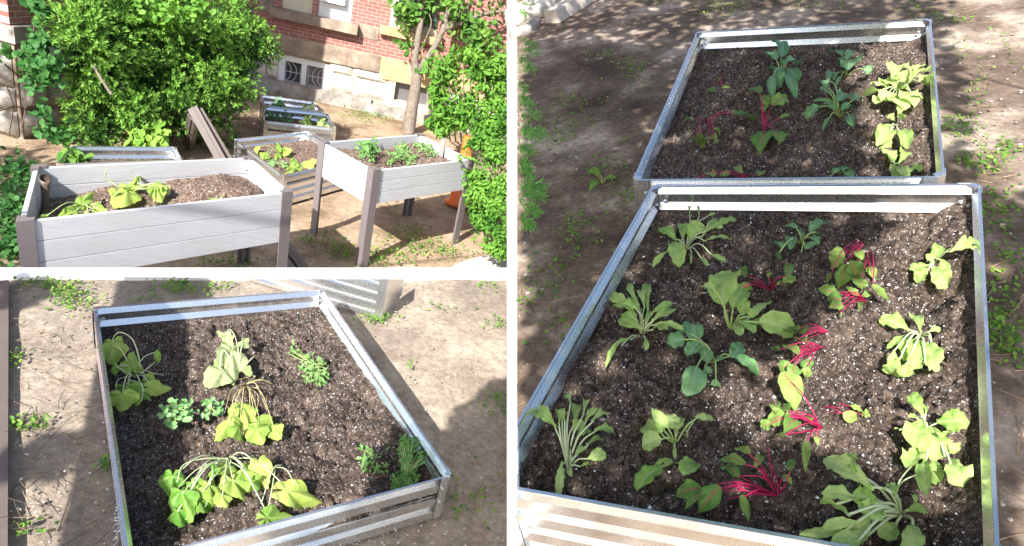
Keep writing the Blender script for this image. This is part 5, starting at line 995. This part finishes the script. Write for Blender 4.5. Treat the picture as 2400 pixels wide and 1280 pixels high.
weeds(G, 'garden_weeds', [(840, 268, 80, 14, 220), (860, 250, 60, 8, 90), (910, 272, 60, 12, 110), (870, 285, 60, 12, 90), (880, 600, 50, 35, 130), (960, 545, 60, 25, 110), (1010, 575, 70, 25, 150), (800, 588, 60, 26, 110), (745, 562, 60, 18, 80), (930, 480, 70, 26, 60), (1060, 590, 60, 18, 70), (520, 615, 90, 14, 90), (40, 430, 60, 70, 160), (30, 560, 50, 60, 120), (560, 260, 50, 30, 80), (640, 215, 50, 8, 50), (870, 262, 40, 8, 60), (950, 600, 60, 20, 80), (1070, 490, 40, 20, 30)], .030, .020, (0, 1184, 200, 627))
weeds(T, 'terrace_weeds', [(170, 700, 60, 32, 200), (140, 672, 60, 18, 100), (90, 660, 60, 10, 90), (425, 680, 60, 18, 130), (400, 664, 50, 12, 60), (500, 670, 50, 12, 70), (35, 835, 30, 25, 50), (60, 995, 60, 16, 70), (250, 1090, 24, 34, 60), (1150, 672, 60, 16, 50), (1030, 720, 70, 12, 30), (1170, 760, 40, 25, 50), (1165, 945, 40, 40, 90), (960, 855, 14, 10, 8), (880, 745, 50, 12, 80), (1110, 1170, 120, 60, 80), (50, 1240, 60, 30, 30), (880, 750, 30, 8, 40), (330, 700, 30, 20, 25)], .018, .012, (22, 1184, 656, 1400))
weeds(B, 'bank_weeds', [(1700, 12, 70, 22, 160), (1660, 35, 80, 22, 60), (1545, 8, 60, 12, 60), (1480, 158, 40, 24, 90), (1335, 238, 40, 24, 70), (1440, 130, 60, 14, 60), (1310, 312, 60, 46, 150), (1490, 470, 70, 60, 260), (1350, 545, 50, 60, 120), (2150, 30, 60, 26, 80), (2230, 45, 60, 16, 70), (2250, 298, 60, 36, 150), (2355, 345, 36, 26, 70), (2300, 385, 70, 34, 190), (2340, 490, 70, 60, 140), (2370, 610, 40, 40, 60), (2345, 770, 60, 70, 160), (2370, 820, 40, 40, 60), (1300, 640, 70, 60, 80), (1240, 690, 40, 60, 50), (1310, 770, 60, 50, 50), (1390, 250, 120, 80, 100), (1500, 200, 70, 60, 60), (2240, 120, 50, 40, 40), (2350, 120, 60, 80, 30), (1900, 15, 120, 16, 60), (2350, 680, 60, 60, 60), (1420, 390, 60, 40, 70), (2290, 210, 40, 60, 40)], .019, .012, (1216, 2460, -60, 1400))
def litter(plot, name, x0, x1, y0, y1, n, Lr, r, mat, keep=None):
    mb = MB()
    for _ in range(n):
        q = plot.P(random.uniform(x0, x1), random.uniform(y0, y1), .004)
        if keep and not keep(*plot.px(q)): continue
        a = random.random() * 6.28; l = random.uniform(*Lr); d = np.array([math.cos(a), math.sin(a), random.uniform(-.02, .25)])
        mb.tube(curve([q, q + d * l * .5 + rng.normal(0, l * .06, 3) * (1, 1, .3), q + d * l], 3), r, r * .6, 4)
    return tag(mb.build(name, mat, plot=plot), kind='stuff')
litter(B, 'straw_litter', 1216, 2450, -40, 1300, 520, (.03, .12), .0014, TWIG); litter(B, 'twig_litter', 1216, 2450, -40, 1300, 130, (.05, .2), .002, TWIGD)
litter(T, 'straw_litter', 24, 1184, 656, 1300, 420, (.02, .09), .0009, TWIG); litter(T, 'twig_litter', 24, 300, 656, 1300, 90, (.03, .12), .0013, TWIGD)
litter(G, 'straw_litter', 0, 1184, 230, 620, 300, (.04, .12), .0018, TWIG)
def pebbles(plot, name, x0, x1, y0, y1, n, r, mat):
    mb = MB(); ico = [(0, 0, 1), (.9, 0, .2), (.28, .85, .25), (-.72, .53, .2), (-.72, -.53, .25), (.28, -.85, .2)]
    for _ in range(n):
        q = plot.P(random.uniform(x0, x1), random.uniform(y0, y1), 0); s_ = r * random.uniform(.4, 1.5) ; a = random.random() * 6.28; R_ = np.array([[math.cos(a), -math.sin(a), 0], [math.sin(a), math.cos(a), 0], [0, 0, .6]])
        mb.add((np.array(ico) * rng.uniform(.7, 1.3, (6, 3))) @ R_.T * s_ + q, [(0, 1, 2), (0, 2, 3), (0, 3, 4), (0, 4, 5), (0, 5, 1)])
    return tag(mb.build(name, mat, plot=plot), kind='stuff')
pebbles(B, 'pebbles', 1216, 2450, -40, 1300, 420, .007, CONC); pebbles(T, 'pebbles', 24, 1184, 656, 1300, 420, .0045, CONC); pebbles(G, 'pebbles', 0, 1184, 230, 620, 240, .010, CONC)
pebbles(B, 'earth_clods', 1216, 2450, -40, 1300, 500, .009, DIRT_R); pebbles(T, 'earth_clods', 24, 1184, 656, 1300, 500, .006, DIRT_BL)
def crumbs(plot, name, pts, n, r, mat):
    mb = MB()
    for _ in range(n):
        x, y, rx, ry = random.choice(pts); q = plot.P(random.gauss(x, rx * .5), random.gauss(y, ry * .5), .001); s_ = r * random.uniform(.4, 1.4)
        mb.add((rng.normal(0, 1, (4, 3)) * (1, 1, .5)) * s_ + q, [(0, 1, 2), (0, 2, 3), (0, 3, 1)])
    return tag(mb.build(name, mat, plot=plot), kind='stuff')
crumbs(T, 'perlite_spill', [(275, 1200, 10, 110), (850, 1250, 260, 40), (700, 1275, 160, 20)], 380, .0022, WHITE)

def soil_bits(plot, name, n, r, mat, flat=.6):
    g = SG[plot]; mb = MB(); ico = np.array([(0, 0, 1), (.9, 0, .1), (.28, .85, .15), (-.72, .53, .1), (-.72, -.53, .15), (.28, -.85, .1)])
    for k in rng.integers(0, len(g), n):
        s_ = r * rng.uniform(.35, 1.3) * (1.6 if rng.random() < .08 else 1); a = rng.random() * 6.28; R_ = np.array([[math.cos(a), -math.sin(a), 0], [math.sin(a), math.cos(a), 0], [0, 0, flat]])
        q = g[k] + np.array([rng.uniform(-.005, .005), rng.uniform(-.005, .005), -.001]); X, Y = plot.px(q)
        if plot is B and X < 1222: continue
        mb.add((ico * rng.uniform(.6, 1.4, (6, 3))) @ R_.T * s_ + q, [(0, 1, 2), (0, 2, 3), (0, 3, 4), (0, 4, 5), (0, 5, 1)])
    return tag(mb.build(name, mat, plot=plot), kind='stuff')
soil_bits(B, 'soil_clods', 2600, .009, SOIL); soil_bits(B, 'perlite_grains', 2600, .0026, WHITE, .9); soil_bits(B, 'bark_chips', 420, .007, TWIGD, .35)
soil_bits(T, 'soil_clods', 1500, .007, SOIL); soil_bits(T, 'perlite_grains', 1300, .002, WHITE, .9); soil_bits(T, 'bark_chips', 220, .005, TWIGD, .35)

# ------------------------------------------------------------------ unseen objects added to throw shade from behind the camera
def inside(x, y, poly):
    c = np.zeros(np.shape(x), bool); n = len(poly)
    for i in range(n):
        (x0, y0), (x1, y1) = poly[i], poly[(i + 1) % n]
        k = ((y0 > y) != (y1 > y)) & (x < (x1 - x0) * (y - y0) / ((y1 - y0) or 1e-9) + x0); c ^= k
    return c
LIT = [[(2240, -200), (2265, 60), (2290, 130), (2310, 230), (2325, 330), (2320, 420), (2700, 420), (2700, -200)],
       [(2085, 492), (2075, 425), (2310, 425), (2335, 1225), (2200, 1165), (2080, 1120), (1930, 1085), (1790, 1050), (1690, 1010), (1600, 955), (1640, 895), (1740, 865), (1800, 840), (1835, 780), (1920, 735), (1960, 665), (2010, 615), (2045, 540)],
       [(1985, 130), (2180, 30), (2270, 200), (2270, 425), (2150, 430), (2040, 390), (2000, 270)], [(1150, 1165), (2350, 1375), (2350, 1600), (1150, 1600)],
       [(2300, 1180), (2420, 1160), (2420, 1500), (2300, 1400)] if False else [(0, 0), (1, 0), (0, 1)]]
shade = thing('shade_caster_tree', G, (3.4, -5.2, 0), 'unseen leafy tree behind the viewer with its crown shaped to shade the bank', 'tree')  # its leaves are placed along sun rays from a drawn shade mask
PW = []
def caster(plot, box, dens, zz, keep, t0, t1):
    n = int((box[1] - box[0]) * (box[3] - box[2]) * dens); q = np.stack([rng.uniform(box[0], box[1], n), rng.uniform(box[2], box[3], n), np.full(n, zz)], 1); x, y = plot.px(q); ok = keep(x, y)
    q = q[ok]; q = q + SUN_OF[plot][None] * rng.uniform(t0, t1, (len(q), 1)); M_ = np.array(plot.M); PW.append(q @ M_[:3, :3].T + M_[:3, 3])
def kb(x, y):
    k = (x > 1236) & (x < 2500) & (y > -60) & (y < 1420)
    for p in LIT: k &= ~inside(x, y, p)
    return k & ~((y < 75) & (rng.random(len(x)) < .55))
caster(B, (-.4, 3.6, .3, 8.5), 1000, .15, kb, 3.4, 5.0)
caster(B, (-.4, 3.6, .3, 8.5), 900, .05, lambda x, y: kb(x, y) & (x < 1560 - y * .35) & (y > 90), 3.4, 5.0)
DARK_T = [(1194, 890), (1150, 905), (1110, 940), (1085, 985), (1030, 1000), (1062, 1110), (990, 1200), (700, 1300), (700, 1460), (1194, 1460)]; DARK_T2 = [(935, 1045), (1000, 1020), (1060, 1110), (920, 1165)]
DARK_T3 = [(22, 1055), (60, 1050), (115, 1030), (150, 1040), (120, 1070), (60, 1100), (22, 1110)]; DARK_T4 = [(22, 655), (70, 655), (60, 690), (22, 720)]
caster(T, (-2.6, .6, .2, 3.2), 3200, .02, lambda x, y: (inside(x, y, DARK_T) | inside(x, y, DARK_T2) | inside(x, y, DARK_T3) | inside(x, y, DARK_T4)), 3.0, 4.2)
caster(G, (-6, -2, 2, 6.5), 260, .02, lambda x, y: inside(x, y, [(-200, 330), (75, 340), (130, 380), (60, 520), (40, 640), (-200, 640)]), 4, 6)
n_ = 1500; q_ = np.stack([rng.uniform(XW - 2.2, XW + .1, n_), np.full(n_, YC), rng.uniform(.1, 2.6, n_)], 1)      # dapples on the end of the wing
q_ = q_[(vnoise(q_[:, 0] * 2.2 + 7, q_[:, 2] * 2.2) > .36) | (q_[:, 2] > 1.2)]; PW.append(q_ + SUN * rng.uniform(4.5, 6, (len(q_), 1)))
def crown(root, pts, foot, bend, nl, rad):  # caster leaves with a token trunk and limb
    mb = MB(); scatter_leaves(mb, pts, np.tile(SUN, (len(pts), 1)), .08, .08, .5, .3); mb.build('crown', TREEL, root)
    foot = np.asarray(foot, float); top = np.asarray(bend, float); mb = MB(); mb.tube(curve([foot, foot * .55 + top * .45 + (.08, 0, .1), top], 6), rad, rad * .6, 10); mb.build('trunk', BARK, root, smooth=True)
    for k in range(0, len(pts), max(1, len(pts) // nl)):
        mb = MB(); mb.tube(curve([top, top * .5 + pts[k] * .5 + (0, 0, .15), pts[k]], 5), rad * .25, .006, 6); mb.build('branch', BARK, root)
crown(shade, PW[0], (3.4, -5.2, 0), (2.9, -3.2, 4.4), 1, .15)
side = thing('side_shade_caster', G, (-6.5, -3.5, 0), 'unseen leaf clusters added to drop patches of shade on terrace, wing, lower garden and bank', 'tree')  # added to carry the leaves that shade chosen patches
crown(side, np.concatenate(PW[1:]), (-6.5, -3.5, 0), (-5.6, -2.6, 3.2), 1, .13)
# unseen board added only to drop a straight shadow across the terrace
def up_sun(x, y, t, z=.0): return T.P(x, y, z) + SUN * t
arb = thing('shadow_caster_beam', T, up_sun(175, 1055, 2.1) * (1, 1, 0), 'unseen wide board on a leg, added beside the terrace to cast a straight shadow', 'beam')
a0, a1 = up_sun(100, 1340, 2.1), up_sun(268, 658, 2.1); d = nrm((a1 - a0) * (1, 1, 0)); s_ = np.array([d[1], -d[0], 0]); mb = MB(); wdt = .36
mb.hexa([a0, a0 + s_ * wdt, a1 + s_ * wdt, a1], [x + (0, 0, .05) for x in (a0, a0 + s_ * wdt, a1 + s_ * wdt, a1)]); mb.build('plank', TWIG, arb)
for P_ in (a0 - d * .1,):
    mb = MB(); mb.box(((P_ + s_ * .1)[0], (P_ + s_ * .1)[1], a0[2] / 2 - .3), (.09, .09, a0[2] + .6)); mb.build('leg', TWIG, arb)
